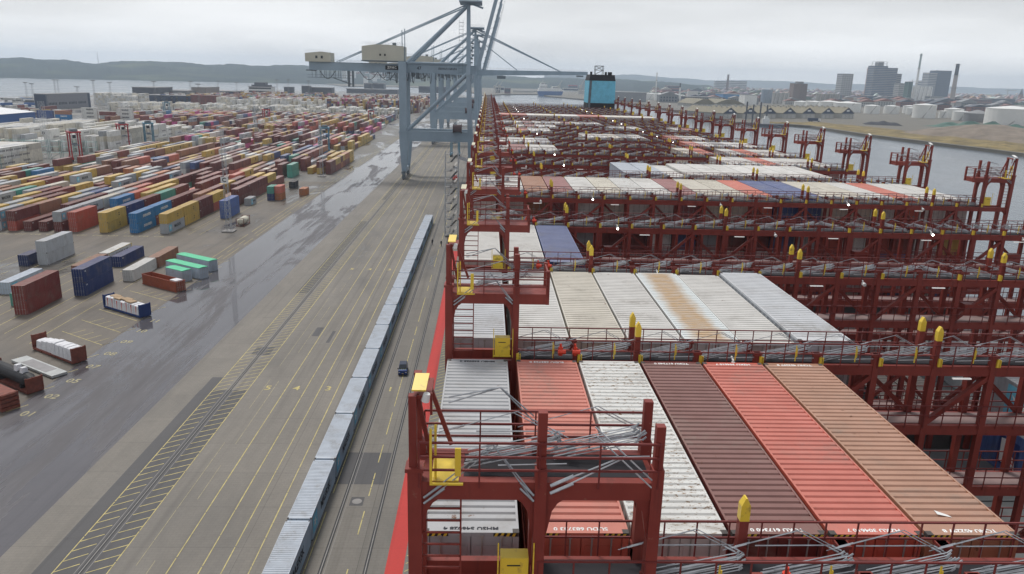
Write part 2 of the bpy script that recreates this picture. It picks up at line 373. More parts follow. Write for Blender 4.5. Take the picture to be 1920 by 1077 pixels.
def container_mesh(Lc, H, roofm=None, fine=True):
    key = (Lc, H, roofm.name if roofm else '', fine)
    if key in CM: return CM[key]
    b = MB(); W = 1.219; e = .11
    for sx in (-1, 1):                                  # posts, top and bottom rails
        for y0 in (0, Lc-.16): b.box(*sorted((sx*W, sx*(W-.16)))[:1], y0, 0, *sorted((sx*W, sx*(W-.16)))[1:], y0+.16, H)
        x0, x1 = sorted((sx*W, sx*(W-.06)))
        b.box(x0, .16, 0, x1, Lc-.16, .15); b.box(x0, .16, H-.12, x1, Lc-.16, H-.004, 0, 1)
        n = int((Lc-.32)/.55) if fine else int((Lc-.32)/1.1); st = (Lc-.32)/n
        for i in range(n):                              # corrugated side
            y = .16+i*st; q = [(y, 0), (y+.32*st, 0), (y+.5*st, .036), (y+.82*st, .036), (y+st, 0)]
            for (ya, da), (yb, db) in zip(q, q[1:]):
                xa, xb = sx*(W-.02-da), sx*(W-.02-db)
                p = [(xa, ya, .15), (xb, yb, .15), (xb, yb, H-.1), (xa, ya, H-.1)]
                b.quad(*(p if sx > 0 else p[::-1]))
    b.box(-W+.16, 0, 0, W-.16, .12, .16); b.box(-W+.16, 0, H-.12, W-.16, .12, H-.002, 0, 1)
    b.box(-W+.16, Lc-.12, 0, W-.16, Lc, .16); b.box(-W+.16, Lc-.12, H-.12, W-.16, Lc, H-.002)
    b.quad((-W+.16, .09, .16), (W-.16, .09, .16), (W-.16, .09, H-.12), (-W+.16, .09, H-.12))
    b.quad((W-.16, Lc-.04, .16), (-W+.16, Lc-.04, .16), (-W+.16, Lc-.04, H-.12), (W-.16, Lc-.04, H-.12))
    n = int((Lc-.7)/(.305 if fine else .61)); st = (Lc-.7)/n; zt = H-.012; X = W-.06
    b.quad((-X, 0, zt), (X, 0, zt), (X, .35, zt), (-X, .35, zt), 1); b.quad((-X, Lc-.35, zt), (X, Lc-.35, zt), (X, Lc, zt), (-X, Lc, zt), 1)
    xi = X
    for i in range(n):                                  # roof: pressed transverse grooves
        y = .35+i*st; q = [(y, 0), (y+.60*st, 0), (y+.67*st, -.058), (y+.84*st, -.058), (y+st, 0)]
        for (ya, da), (yb, db) in zip(q, q[1:]): b.quad((-xi, ya, zt+da), (xi, ya, zt+da), (xi, yb, zt+db), (-xi, yb, zt+db), 1)
    for sx in (-1, 1):
        for y0 in (-.004, Lc-.174):
            for z0 in (-.0, H-.116):
                x0, x1 = sorted((sx*(W+.004), sx*(W-.16))); b.box(x0, y0, z0, x1, y0+.178, z0+.118, 2)
    me = b.mesh('container_body', [m_paint, roofm or m_roof, m_cast]); CM[key] = me; return me
DM = {}
def door_mesh(H):
    if H in DM: return DM[H]
    b = MB()
    for sx in (-1, 1):
        x0, x1 = sorted((sx*.015, sx*1.045)); b.box(x0, .035, .17, x1, .07, H-.13)
        for k in range(4):
            z0 = .3+k*(H-.55)/4; b.box(x0+.09, .022, z0, x1-.09, .036, z0+(H-.55)/4-.14)
        for q in (.28, .78):
            b.tube((sx*q, .005, .1), (sx*q, .005, H-.06), .022, 5, 1)
            b.box(sx*q-.16, -.012, 1.05, sx*q+.16, .008, 1.11, 1)
            for z in (.13, H-.12, .8, H-.8): b.box(sx*q-.05, -.016, z-.04, sx*q+.05, .02, z+.04, 1)
    DM[H] = b.mesh('container_door', [m_paint, m_bar]); return DM[H]
LETTER = {'grey': ('MAERSK', 1.05, m_lettb, 5.2), 'bluegrey': ('MAERSK', 1.05, m_lettb, 5.2), 'sky': ('EVERGREEN', 1.0, m_lettw, 6.4)}
def star_mesh(rad=1.0, pan=1.25):
    b = MB(); b.quad((-pan, -pan*.92, .0), (pan, -pan*.92, .0), (pan, pan*.92, .0), (-pan, pan*.92, .0), 0)
    pts = []
    for k in range(14):
        a = math.pi/2+math.pi*k/7; r_ = rad if k % 2 == 0 else rad*.34; pts.append((r_*math.cos(a), r_*math.sin(a), .006))
    for k in range(14): b.poly([(0, 0, .006), pts[k], pts[(k+1) % 14]], 1)
    return b.mesh('star_panel', [m_lblue, m_lettw])
STAR = star_mesh(); STARW = star_mesh(.8, 1.0)
SIDE = (R(90), 0, R(90))
_used = {}
def container(x, y, z, colour, H=2.59, Lc=12.19, rz=0, roof=None, doors=True, letter=False, label='', group=None, cat='container', fine=True, tint=1., vary=True):
    """x is the left edge and y the near end when the box is square to the quay"""
    cx, cy_ = (x+1.22, y) if rz == 0 else (x, y)
    k_ = random.uniform(.93, 1.06)*tint if vary else tint; col = tuple(c*k_ for c in COL[colour])
    o = obj('shipping_container', container_mesh(Lc, H, roof, fine), loc=(cx, cy_, z), rz=rz, color=col, label=label, cat=cat, group=group)
    if doors: obj('door', door_mesh(H), o, color=col)
    if letter:
        W = 1.219
        if colour in ('grey', 'bluegrey'):
            obj('lettering', text_mesh('MAERSK', 1.28, m_lettb, 1.05, .02), o, (W+.004, Lc*.56 if Lc > 7 else Lc*.6, H*.5), rot=SIDE) if Lc > 7 else obj('lettering', text_mesh('MAERSK', .75, m_lettb, 1.05, .02), o, (W+.004, Lc*.6, H*.5), rot=SIDE)
            obj('star_panel', STARW, o, (W+.003, Lc*.13 if Lc > 7 else 1.2, H*.5), rot=SIDE)
        elif colour == 'sky':
            obj('lettering', text_mesh('EVERGREEN', 1.0, m_lettw, 1, .03), o, (W+.004, Lc*.54, H*.5), rot=SIDE)
        elif colour == 'yellow':
            a = obj('lettering', text_mesh('m\nsc', 1.0, m_lettb, .8, .03), o, (W+.004, Lc*.62, H*.5), rot=SIDE); a.scale = (1, .62, 1)
        elif colour == 'red':
            obj('lettering', text_mesh('WAN HAI' if False else 'HAMBURG', .55, m_lettw, 1, .02), o, (W+.004, Lc*.2, H*.7), rot=SIDE) if False else None
        elif colour in ('maroon', 'navy', 'darkred', 'white'):
            obj('lettering', text_mesh('CAI' if colour == 'navy' else 'TEX', .42, m_lettb if colour == 'white' else m_lettw, 1, .01), o, (W+.004, Lc*.06, H*.8), rot=SIDE)
    if label in _used: print('DUP LABEL', label)
    _used[label] = 1
    return o
STOW = MB()
def stowed(x, y, z, colour, H=2.88, Lc=12.19, white=False, v=(0, 0, 0)):
    b = STOW; kk = random.uniform(.82, 1.1); c = tuple(q*kk for q in COL[colour]); W = 2.44
    kk *= 1.12 if colour in ('white', 'cream') else 1; c = tuple(min(.82, q*(1.22 if colour in ('white', 'cream') else 1)) for q in c); b.cc = tuple(.70*q+.30*p for q, p in zip(c, (.42, .40, .38)))+(1,); b.quad((x, y, z+H), (x+W, y, z+H), (x+W, y+Lc, z+H), (x, y+Lc, z+H))
    b.cc = (*c, 1)
    b.quad((x+W, y, z), (x+W, y+Lc, z), (x+W, y+Lc, z+H), (x+W, y, z+H)); b.quad((x, y, z), (x, y, z+H), (x, y+Lc, z+H), (x, y+Lc, z))
    b.quad((x+W, y+Lc, z), (x, y+Lc, z), (x, y+Lc, z+H), (x+W, y+Lc, z+H))
    b.quad((x, y, z), (x+W, y, z), (x+W, y, z+H), (x, y, z+H))
    dk = tuple(q*.55 for q in c); b.cc = (*dk, 1)
    for k in (.12, 1.16, 2.24): b.box(x+k, y-.03, z+.15, x+k+.08, y, z+H-.15)
    if colour in ('grey', 'white', 'cream') and random.random() < .6:
        b.cc = (.05, .055, .07, 1); u = y+Lc*.42
        for k in range(6): b.box(x+W, u+k*.95, z+H*.36, x+W+.01, u+k*.95+.55, z+H*.64)
    elif colour == 'yellow':
        b.cc = (.06, .05, .04, 1); b.box(x+W, y+Lc*.58, z+H*.3, x+W+.01, y+Lc*.68, z+H*.75)

# ------------------------------------------------------------------ the ship
X0S, DX, PB, YA, HZ = 1.342, 2.554, 14.837, 16.835, 23.8      # first row, row pitch, bay pitch, near end of bay 1, hatch level
XM = 25.5
def colx(c): return -1.47 if c == 0 else (50.05 if c == 20 else X0S+(c-1)*DX)
hull = MB()
hull.prism([(-1.9, -6), (-1.9, 20.6), (52.9, 20.6), (52.9, -6)], -60, 372)
NB = 22
ship_o = empty('container_ship', (XM, 150, 0), label='huge container ship moored along the quay, red steel deck under the lashing bridges', cat='ship')
so_off = Vector((-XM, -150, 0))
m_hull = plain('hull_blue', (.05, .16, .25), .4)
obj('hull', hull.mesh('hull', m_hull), ship_o, so_off)
b = MB(); b.quad((-1.85, -60, 20.62), (52.85, -60, 20.62), (52.85, 371, 20.62), (-1.85, 371, 20.62)); obj('main_deck', b.mesh('main_deck', m_red), ship_o, so_off)
for n in range(NB):
    y0 = YA+PB*n
    for x0, x1 in ((1.34, 16.6), (16.72, 32.0), (32.1, 50.0)):
        b = MB(); b.box(x0, y0-.2, 20.9, x1, y0+12.4, HZ-.01, 0)
        for k in range(1, 4): b.box(x0+.4, y0+3.05*k-.1, HZ-.01, x1-.4, y0+3.05*k+.1, HZ+.05)
        obj('hatch_cover', b.mesh('hatch_cover', m_hatch), ship_o, so_off)
    for x0, x1 in ((-1.6, 1.1), (50.0, 52.6)): b = MB(); b.box(x0, y0-.1, 20.62, x1, y0+12.3, HZ-.01); obj('wing_stanchion', b.mesh('wing_stanchion', m_red), ship_o, so_off)

# funnel
fu = empty('ship_funnel', (44.05, 309, 20.6), label='tall light blue ship funnel with black top and base, lattice frame above', cat='funnel')
def fz(z): return z-20.6
b = MB(); b.prism([(-5.4, 0), (-5.25, fz(37.6)), (-5.2, fz(37.6)), (5.5, fz(37.6)), (5.6, 0)], -6, 6); obj('funnel_base', b.mesh('funnel_base', m_black), fu)
b = MB(); b.prism([(-5.22, fz(37.6)), (-5.1, fz(46.0)), (5.25, fz(46.0)), (5.5, fz(37.6))], -6, 6); obj('funnel_band', b.mesh('funnel_band', m_lblue), fu)
b = MB(); b.prism([(-5.1, fz(46.0)), (-4.6, fz(48.3)), (4.8, fz(48.3)), (5.25, fz(46.0))], -6, 6); obj('funnel_top', b.mesh('funnel_top', m_black), fu)
b = MB(); b.bar((-5.0, -6.03, 4), (-4.3, -6.03, fz(46)), .9, .12, 0); obj('corner_strip', b.mesh('corner_strip', m_white if False else m_craned), fu)
b = MB()
for x in (-2.2, .9):
    for y in (-2, 1): b.bar((x, y, fz(48.3)), (x, y, fz(51.6)), .16)
for y in (-2, 1):
    b.bar((-2.2, y, fz(51.6)), (.9, y, fz(51.6)), .16); b.bar((-2.2, y, fz(50)), (.9, y, fz(50)), .12)
    b.bar((-2.2, y, fz(48.4)), (.9, y, fz(50)), .1); b.bar((.9, y, fz(50)), (-2.2, y, fz(51.6)), .1); b.bar((-2.2, y, fz(50)), (.9, y, fz(51.6)), .1)
obj('lattice_frame', b.mesh('lattice_frame', m_black), fu)
b = MB()
for x in (-3.6, 2.2, 3.4, 4.2): b.tube((x, 0, fz(48.3)), (x, 0, fz(49.4)), .45, 10)
obj('exhaust_pipe', b.mesh('exhaust_pipe', m_black), fu)

# ---- lashing bridge, local frame: x from the centreline, y from the near frame, z from the hatch level
def ux(k): return 1.288+DX*k-XM
B0 = MB(); K0, K1 = 0, 19
TIPS = (2, 7, 12, 17)
DECKS = (11.32, 8.57, 5.6, 2.65)
def frame_mesh(first=False):
    b = MB()
    for y in (0, 1.3):
        for k in range(1, 19):
            top = 12.5 if k in TIPS and not (first and y == 0) else 11.8; h_ = .112 if top > 12 else .13
            b.box(ux(k)-.13, y-.13, -.2, ux(k)+.13, y+.13, 11.7); b.box(ux(k)-h_, y-h_, 11.7, ux(k)+h_, y+h_, top)
            if k not in TIPS: b.box(ux(k)-.17, y-.17, 11.72, ux(k)+.17, y+.17, 11.8)
        for z in DECKS: b.box(ux(0)-2.7, y-.1, z-.44, ux(19)+2.7, y+.1, z)
        for k in range(0, 19):
            s = 1 if k % 2 == 0 else -1
            a, c = (ux(k)+.1, ux(k+1)-.1)
            for zt_, zb in ((10.86, 8.6), (5.1, 2.7)):
                if (s < 0) == (y == 0): b.bar((a if s > 0 else c, y, zt_-.05), (c if s > 0 else a, y, zb+.1), .2, .2)
    for k in range(0, 20, 1):
        for z in DECKS[:2]: b.box(ux(k)-.08, .14, z-.4, ux(k)+.08, 1.16, z-.02)
    for k in (3, 11, 16): b.box(ux(k)+.6, -.12, 9.1, ux(k)+1.7, .5, 9.75)
    return b.mesh('bridge_frame', m_red)
def walk_mesh(z):
    b = MB(); b.box(ux(0), .1, z, ux(19), 1.2, z+.04); return b.mesh('walkway', m_dark if z > 11 else m_pale)
def rail_mesh(z, x0, x1, ys=(-.16, 1.46), n=None, hh=(.5, .95)):
    b = MB(); n = n or int((x1-x0)/.8)
    for y in ys:
        for h in hh: b.box(x0, y-.022, z+h-.022, x1, y+.022, z+h+.022)
        for i in range(n+1):
            x = x0+(x1-x0)*i/n; b.box(x-.018, y-.018, z-.1, x+.018, y+.018, z+hh[-1])
    return b
def rods_mesh(s, seed):
    r_ = random.Random(seed); b = MB()
    for i in range(12):                                 # the sheaf of stowed rods
        y0 = .03+.11*(i % 4)+r_.uniform(-.02, .02); z0 = .02+.085*(i//4)+.02*(i % 4)+r_.uniform(-.012, .012)
        p = (s*r_.uniform(-.05, .1), y0, z0); q = (s*(2.05+r_.uniform(-.12, .1)), y0+r_.uniform(-.03, .03), z0+.46+r_.uniform(-.025, .03))
        b.tube(p, q, .0155, 4, i % 3 == 0, caps=False)
        qv = Vector(q); b.tube(qv-Vector((s*.07, 0, .03)), qv+Vector((s*.02, 0, .05)), .024, 5, 1)
        pv = Vector(p)+Vector((s*.3, 0, .075)); b.tube(pv, pv+Vector((s*.2, 0, .05)), .024, 4, 1)
    for j, (dx, dy) in enumerate(((0, 0), (.1, .06))):  # the crossed pairs under the rail, with turnbuckles
        a = Vector((s*(1.05+dx), .9+dy, .93)); 
        for t, zz in ((-.75, .42), (2.25, .30)):
            c = Vector((s*(t+dx), .85+dy, zz)); b.tube(a, c, .012, 4, 1, caps=False)
            d = (c-a); b.tube(a+d*.68, a+d*.88, .026, 4, 0)
    b.tube((s*.2, 1.25, .28), (s*2.3, 1.25, .30), .02, 4, 0)
    b.tube((s*.7, -.22, .2), (s*2.2, -.2, .24), .016, 4, 0)
    return b.mesh('lashing_rods', [m_galv, m_galv_d])
RODS = {(s, i): rods_mesh(s, i*7+s) for s in (-1, 1) for i in range(4)}
bb = MB(); bb.box(-.06, -.2, 0, .05, -.05, .36); bb.box(.08, -.2, .0, .12, -.1, .33); BRACK = bb.mesh('rod_bracket', m_yel)
bb = MB(); bb.box(-.018, -.2, -.1, .018, -.17, .6); bb.box(.03, -.21, .1, .055, -.18, .48); STICK = bb.mesh('locking_handle', m_yel)
bb = MB(); bb.tube((0, 0, -.1), (0, 0, .06), .08, 10, 0); bb.tube((0, -.12, -.02), (0, -.26, -.06), .11, 10, 0); bb.bar((0, 0, .1), (0, .3, .2), .06, .06); LAMPH = bb.mesh('floodlight_housing', m_white)
bb = MB(); bb.tube((0, -.26, -.06), (0, -.275, -.066), .07, 12, 0); LAMPG = bb.mesh('lamp_glass', m_lamp)
bb = MB(); bb.box(-.4, -.05, -.05, .4, .05, 0); TUBEL = bb.mesh('strip_light', m_tube)
def tip_mesh():
    b = MB(); w_ = .115
    b.box(-w_, -w_, 12.45, w_, w_, 12.86)
    i = len(b.v); b.v += [(-w_, -w_, 12.86), (w_, -w_, 12.86), (w_, w_, 12.86), (-w_, w_, 12.86), (-.02, -w_+.02, 13.06), (.02, -w_+.02, 13.06), (.02, w_-.02, 13.06), (-.02, w_-.02, 13.06)]
    for q in ((0, 1, 5, 4), (2, 3, 7, 6), (1, 2, 6, 5), (3, 0, 4, 7), (4, 5, 6, 7)): b.f.append(tuple(i+j for j in q)); b.m.append(0); b.c.append(None)
    return b.mesh('post_tip', m_yel)
TIP = tip_mesh()
def tower_frame(cells, ext):
    """the wing tower of the left side; cells = container rows it spans"""
    b = MB(); xo = -26.95; xi = [ux(j) for j in range(cells)]; xe = xi[-1]
    for y in (0, 1.3):
        b.box(xo-.15, y-.16, -3.1, xo+.15, y+.16, 14.55); b.box(xo-.2, y-.2, 14.47, xo+.2, y+.2, 14.56)
        b.box(xo-.12, y-.09, 14.56, xo+.05, y+.09, 16.2)
        for j, x in enumerate(xi):
            b.box(x-.13, y-.16, -.2, x+.13, y+.16, 14.55)
            if y == 0 or j == len(xi)-1: b.box(x-.10, y-.1, 14.55, x+.10, y+.1, 15.85 if j == 0 else 15.55)
        b.box(xo, y-.12, 13.79, xe+(1.3 if ext else 0), y+.12, 14.22)
        xs = [xo]+xi
        for a, c in zip(xs, xs[1:]):                    # rounded haunches under the girder
            for x, s in ((a+.12, 1), (c-.12, -1)):
                pts = [(x, 13.82), (x+s*.46, 13.82), (x+s*.27, 13.68), (x+s*.15, 13.48), (x+s*.08, 13.1), (x, 12.7)]
                b.prism(pts if s < 0 else pts[::-1], y-.07, y+.07)
        b.prism([(xo, 11.1), (xo+.6, 11.1), (xo, 10.4)], y-.08, y+.08)
    b.box(xo, .12, 14.12, xe+(1.3 if ext else 0), 1.18, 14.20)
    if ext:
        b.box(xe+1.2, -.13, 13.78, xe+1.34, .02, 15.2); b.box(xe+1.2, 1.28, 13.78, xe+1.34, 1.42, 15.2); b.box(xe+1.2, .02, 13.8, xe+1.3, 1.28, 14.1); b.box(xe+1.22, 0, 15.1, xe+1.28, 1.3, 15.16)
    return b.mesh('tower_frame', m_red)
def tower(root, left=True, cells=1, ext=True, hood=m_yel, near=True):
    s = 1 if left else -1
    def put(nm, me, p, loc=(0, 0, 0)):
        o = obj(nm, me, p, loc); return o
    t = obj('wing_tower', tower_frame(cells, ext), root)
    if not left: t.scale = (-1, 1, 1)
    xe = ux(cells-1)+(1.3 if ext else 0)
    put('railing', rail_mesh(14.2, -26.85, xe, n=int((xe+26.85)/1.25), hh=(.33, .64, .97)).mesh('tower_railing', m_red2), t)
    b = MB()
    for z in [11.7+.3*i for i in range(8)]: b.box(-26.8, -.02, z-.02, -25.95, .02, z+.02)
    b.box(-25.97, -.02, 11.5, -25.93, .02, 13.9); put('ladder', b.mesh('ladder', m_red), t)
    b = MB(); b.box(-26.62, -.20, 14.22, -26.57, -.15, 15.5); b.box(-26.53, .0, 14.22, -26.48, .05, 15.5); b.box(-26.62, -.20, 14.18, -25.9, -.14, 14.22)
    b.box(-26.08, -.2, 14.4, -25.95, -.14, 15.05); b.box(-26.6, -.1, 14.21, -26.0, .9, 14.24); put('yellow_frame', b.mesh('yellow_frame', m_yel), t)
    b = MB(); b.bar((-26.9, .1, 16.2), (-26.6, .2, 14.6), .09); b.bar((-26.75, .9, 16.2), (-26.2, .9, 14.6), .09); b.box(-26.98, 0, 16.1, -26.6, 1.0, 16.18)
    b.bar((-26.6, .1, 16.2), (-26.6, .1, 15.7), .05); m = put('lamp_mast', b.mesh('lamp_mast', m_red), t)
    b = MB(); b.hexa([(-27.0, -.05, 16.30), (-26.7, -.05, 16.30), (-26.66, .45, 16.48), (-26.96, .45, 16.48), (-27.0, -.05, 16.33), (-26.7, -.05, 16.33), (-26.66, .45, 16.51), (-26.96, .45, 16.51)])
    put('lamp_hood', b.mesh('lamp_hood', hood), t)
    b = MB(); b.tube((-26.72, .0, 16.06), (-26.68, -.02, 16.24), .09, 10, 0, .07); put('lamp', b.mesh('lamp', m_white), t)
    for i, (x, y, z, k, fl) in enumerate(((-25.85, .25, 14.35, 0, 1),)):
        q = put('lashing_rods', RODS[(1, k)], t, (x, y, z))
    for d_ in (0, .14):
        b = MB()
        b.tube((-26.75, -.2, 13.88-d_), (-25.3+d_, .1, 15.0), .018, 4, 0); b.tube((-25.3, .1, 15.05), (ux(0)-.15, -.2, 13.95-d_), .018, 4, 0)
        b.tube((-26.75, -.2, 13.88-d_), (-26.3, -.12, 14.2-d_), .028, 5, 0); b.tube((ux(0)-.45, -.12, 14.22-d_), (ux(0)-.15, -.2, 13.95-d_), .028, 5, 0)
        put('crossed_rods', b.mesh('crossed_rods', m_galv_d), t); b = MB()
        b.tube((-26.3, 1.5, 15.35+d_), (-25.1, 1.5, 15.75), .018, 4, 0); b.tube((-25.1, 1.5, 15.75), (-24.3, 1.5, 14.9+d_), .018, 4, 0)
        put('crossed_rods', b.mesh('crossed_rods', m_galv_d), t)
    b = MB(); b.box(-25.05, -.12, 11.56, -24.42, .25, 12.32); b.box(-25.1, -.14, 11.5, -24.38, -.08, 11.56); b.box(-24.9, -.13, 12.12, -24.6, -.12, 12.15, 1)
    for x in (-25.12, -24.33): b.box(x, -.2, 11.5, x+.03, -.17, 12.75)
    put('control_cabinet', b.mesh('control_cabinet', [m_yel, m_black]), t)
    if cells > 1:
        b = MB(); b.box(-25.9, .14, 14.205, xe-.12, 1.16, 14.22); put('grating', b.mesh('grating', m_dark), t)
        put('lashing_rods', RODS[(1, 2)], t, (ux(0)+.3, .75, 14.28))
        for d_ in (0, .18):
            b = MB()
            b.tube((ux(0)+.2, -.22, 14.2-d_), (ux(0)+1.75, -.1, 14.85-d_*.3), .018, 5, 0); b.tube((ux(1)-.15, -.22, 14.35-d_), (ux(1)-1.4, .1, 15.45-d_), .018, 5, 0)
            b.tube((ux(0)+.2, -.22, 14.2-d_), (ux(0)+.7, -.18, 14.42-d_), .04, 5, 0)
            put('crossed_rods', b.mesh('crossed_rods2', m_galv), t)
    return t
def make_bridge(n, cells=1, proto=None, hood=m_yel):
    y = YA-2.0+PB*(n-1)
    lab = ORD[n]+' red lashing bridge from the camera, spanning the container ship with stowed grey rods'
    if proto is not None:
        r_ = copy_tree(proto); r_.location = (XM, y, HZ); r_['label'] = lab; return r_
    r_ = empty('lashing_bridge', (XM, y, HZ), label=lab, cat='lashing bridge', group='red lashing bridges across the ship')
    obj('bridge_frame', FRAME if n > 1 else frame_mesh(True), r_)
    for z in DECKS: obj('walkway', WALK[z], r_); obj('railing', RAIL[z], r_)
    for k in TIPS:
        for yy in (0, 1.3)[1 if n == 1 else 0:]: obj('post_tip', TIP, r_, (ux(k), yy, 0))
    for k in range(19):
        s = 1 if k < 10 else -1
        if cells > 1 and k < 1: continue
        xo = ux(k)+.22 if s > 0 else ux(k+1)-.22
        rr = obj('lashing_rods', RODS[(s, (k*3+1) % 4)], r_, (xo, .15, 11.36))
        obj('rod_bracket', BRACK, r_, (xo-.1*s, 0, 11.32)); obj('locking_handle', STICK, r_, (xo+1.35*s, 0, 11.6))
        if k % 3 == 1: obj('strip_light', TUBEL, r_, (ux(k)+1.2, -.2, 10.84))
        if k in (3, 13) or k in (1, 8, 16):
            h = obj('floodlight', LAMPH, r_, (ux(k)+1.5, -.22, 11.38 if k in (3, 13) else 11.05))
            if k in (3, 13): obj('lamp_glass', LAMPG, h)
    for x in (ux(0)+1.9, ux(0)+2.5) if n > 1 else (ux(2)+.6,):
        b = MB(); b.tube((x, -.1, 11.6), (x, -.1, 11.95), .1, 8); b.tube((x-.12, -.25, 11.8), (x+.2, -.25, 11.8), .1, 8); b.tube((x, -.1, 11.95), (x, -.1, 12.1), .05, 6)
        obj('fire_valve', b.mesh('fire_valve', m_orange), r_)
    tower(r_, True, cells, ext=cells == 1, hood=hood); tower(r_, False, 1, True, hood=m_white)
    return r_
FRAME = frame_mesh(); WALK = {z: walk_mesh(z) for z in DECKS}
RAIL = {z: rail_mesh(z+.0, ux(0), ux(19)).mesh('walkway_railing', m_red2) for z in DECKS}
b1 = make_bridge(1, 2); make_bridge(2); proto = make_bridge(3, hood=plain('cream_hood', (.62, .58, .42)))
for n in range(4, NB+1): make_bridge(n, proto=proto)

# ---- cargo on deck
def bay_y(b_): return YA+PB*(b_-1)
TOPZ = HZ
def stack(bay, col, colour, H=2.9, tiers=4, show=1, roof=None, dz=0., tint=1., letter=None, zbase=None):
    y = bay_y(bay); side = 'quayside wing' if col == 0 else ORD[col]
    for t in range(tiers):
        z = HZ+t*2.895+dz
        c = colour if t == tiers-1 else random.choice(['white', 'white', 'darkred', 'grey', 'cream', 'maroon', 'yellow', 'red', 'blue'])
        if t >= tiers-show and bay < 9:
            where = 'top tier' if t == tiers-1 else ('second tier down' if t == tiers-2 else 'third tier down')
            row = 'quayside wing row' if col == 0 else ORD[col]+' row inward'
            container(colx(col), y, z, c, H=2.89, roof=roof if t == tiers-1 else None, doors=bay < 6, fine=bay < 6, tint=tint if t == tiers-1 else 1, group='containers stowed on the ship deck',
                      label=f"{NICE[c]} ship container, {where}, {row}, {ORD[bay]} bay")
        else: stowed(colx(col), y, z, c, 2.89)
stack(1, 0, 'grey', show=2, tint=1.08); stack(1, 1, 'salmon', show=2); stack(1, 2, 'white', show=2, roof=m_rusty); stack(1, 3, 'maroon', show=2)
stack(1, 4, 'red', show=2, tint=1.25); stack(1, 5, 'brown', show=2, tint=1.1)
stack(2, 0, 'grey', tint=1.25); stack(2, 1, 'white'); stack(2, 2, 'cream', dz=-.02); stack(2, 3, 'white', dz=-.02); stack(2, 4, 'white', roof=m_streak); stack(2, 5, 'white', dz=-.08); stack(2, 6, 'grey', dz=.1, tint=1.28)
stack(3, 0, 'white'); stack(3, 1, 'white', dz=-.02); stack(3, 2, 'blue', dz=-.05)
stack(4, 0, 'grey', tiers=2)
for c, k in enumerate(('white', 'white', 'brown', 'mauve', 'white', 'cream', 'white', 'white', 'mauve', 'cream', 'cream', 'salmon', 'blue', 'blue', 'cream', 'cream', 'white', 'salmon', 'white', 'white')):
    stack(5, c, k, show=1, dz=.1, tint=1.1, roof=m_rusty if c in (6, 5, 10) else None)
for c in range(7, 17): stack(6, c, 'bluegrey' if c in (7, 8) else 'white', dz=.35 if c != 9 else .05, show=2 if c == 7 else 1, tint=1.1)
for c, k in zip(range(14, 20), ('white', 'white', 'salmon', 'white', 'white', 'white')): stack(7, c, k)
for c, k in zip((0, 1, 2, 3, 4), ('mauve', 'white', 'mauve', 'white', 'white')): stack(8, c, k)
for c, k in zip((13, 14, 16, 17, 18, 19), ('cream', 'salmon', 'white', 'salmon', 'white', 'white')): stack(8, c, k)
for c, k in zip((0, 1, 2, 3, 4), ('white', 'white', 'white', 'white', 'grey')): stack(9, c, k)
for c, k in zip((15, 16, 17, 18, 19), ('salmon', 'white', 'grey', 'white', 'white')): stack(9, c, k)
for c, k in zip((0, 1, 2, 3, 4, 5), ('white', 'white', 'cream', 'salmon', 'white', 'white')): stack(11, c, k)
for c, k in zip((8, 9, 10, 11, 12, 15, 16, 17), ('white', 'white', 'cream', 'grey', 'white', 'salmon', 'white', 'white')): stack(10, c, k)
for c, k in zip((3, 4, 5, 6, 12, 13, 14, 18, 19), ('white', 'mauve', 'white', 'white', 'grey', 'white', 'white', 'white', 'salmon')): stack(12, c, k)
for c in range(1, 12): stack(13, c, ('mauve', 'white', 'grey', 'white')[c % 4])
for c in range(1, 20): stack(15, c, ('white', 'salmon', 'salmon', 'white', 'cream', 'white')[(c*2//3) % 6], dz=.6)
# lower boxes seen through the second and third bridges
container(colx(13), bay_y(2), HZ, 'blue', H=2.85, label='blue container low in the second bay with a red and white emblem on its side', group='containers stowed on the ship deck')
container(colx(13), bay_y(2), HZ+2.86, 'grey', H=2.89, label='grey container with a white star on its side, low in the second bay', group='containers stowed on the ship deck')
o = obj('star_panel', star_mesh(1.1, 1.3), C.objects['shipping_container'] if False else bpy.data.objects[[o.name for o in C.objects if o.name.startswith('shipping_container')][-1]], (-1.225, 9.0, 1.45), rot=(R(90), 0, R(-90)))
b = MB(); b.quad((-.9, -.9, 0), (.9, -.9, 0), (.9, .9, 0), (-.9, .9, 0), 0); b.poly([(-.7, .7, .005), (-.25, .8, .005), (.0, -.2, .005), (-.3, -.8, .005), (-.6, -.7, .005)], 1); b.poly([(.0, .5, .006), (.7, -.3, .006), (.8, -.8, .006), (.3, -.6, .006), (-.1, .1, .006)], 1); b.poly([(-.1, .7, .008), (.1, .7, .008), (.15, .1, .008), (.6, -.5, .008), (.4, -.5, .008), (-.1, .1, .008)], 2)
EM = b.mesh('emblem', [m_paint, m_lettw, m_orange]); par = [o for o in C.objects if o.get('label', '').startswith('blue container low')][0]
obj('emblem', EM, par, (-1.225, 9.2, 1.4), rot=(R(90), 0, R(-90)), color=COL['navy'])
for c in (15, 16, 17): container(colx(c), bay_y(2), HZ, ('grey', 'white', 'bluegrey')[c-15], H=2.89, label=f'{NICE[("grey", "white", "bluegrey")[c-15]]} container alone on the hatch, {ORD[c]} row, second bay', group='containers stowed on the ship deck')
for c in (11, 12, 15): container(colx(c), bay_y(3), HZ, 'black' if c < 15 else 'grey', H=2.4, label=f'{"black" if c < 15 else "grey"} low container on the hatch, {ORD[c]} row, third bay', group='containers stowed on the ship deck')
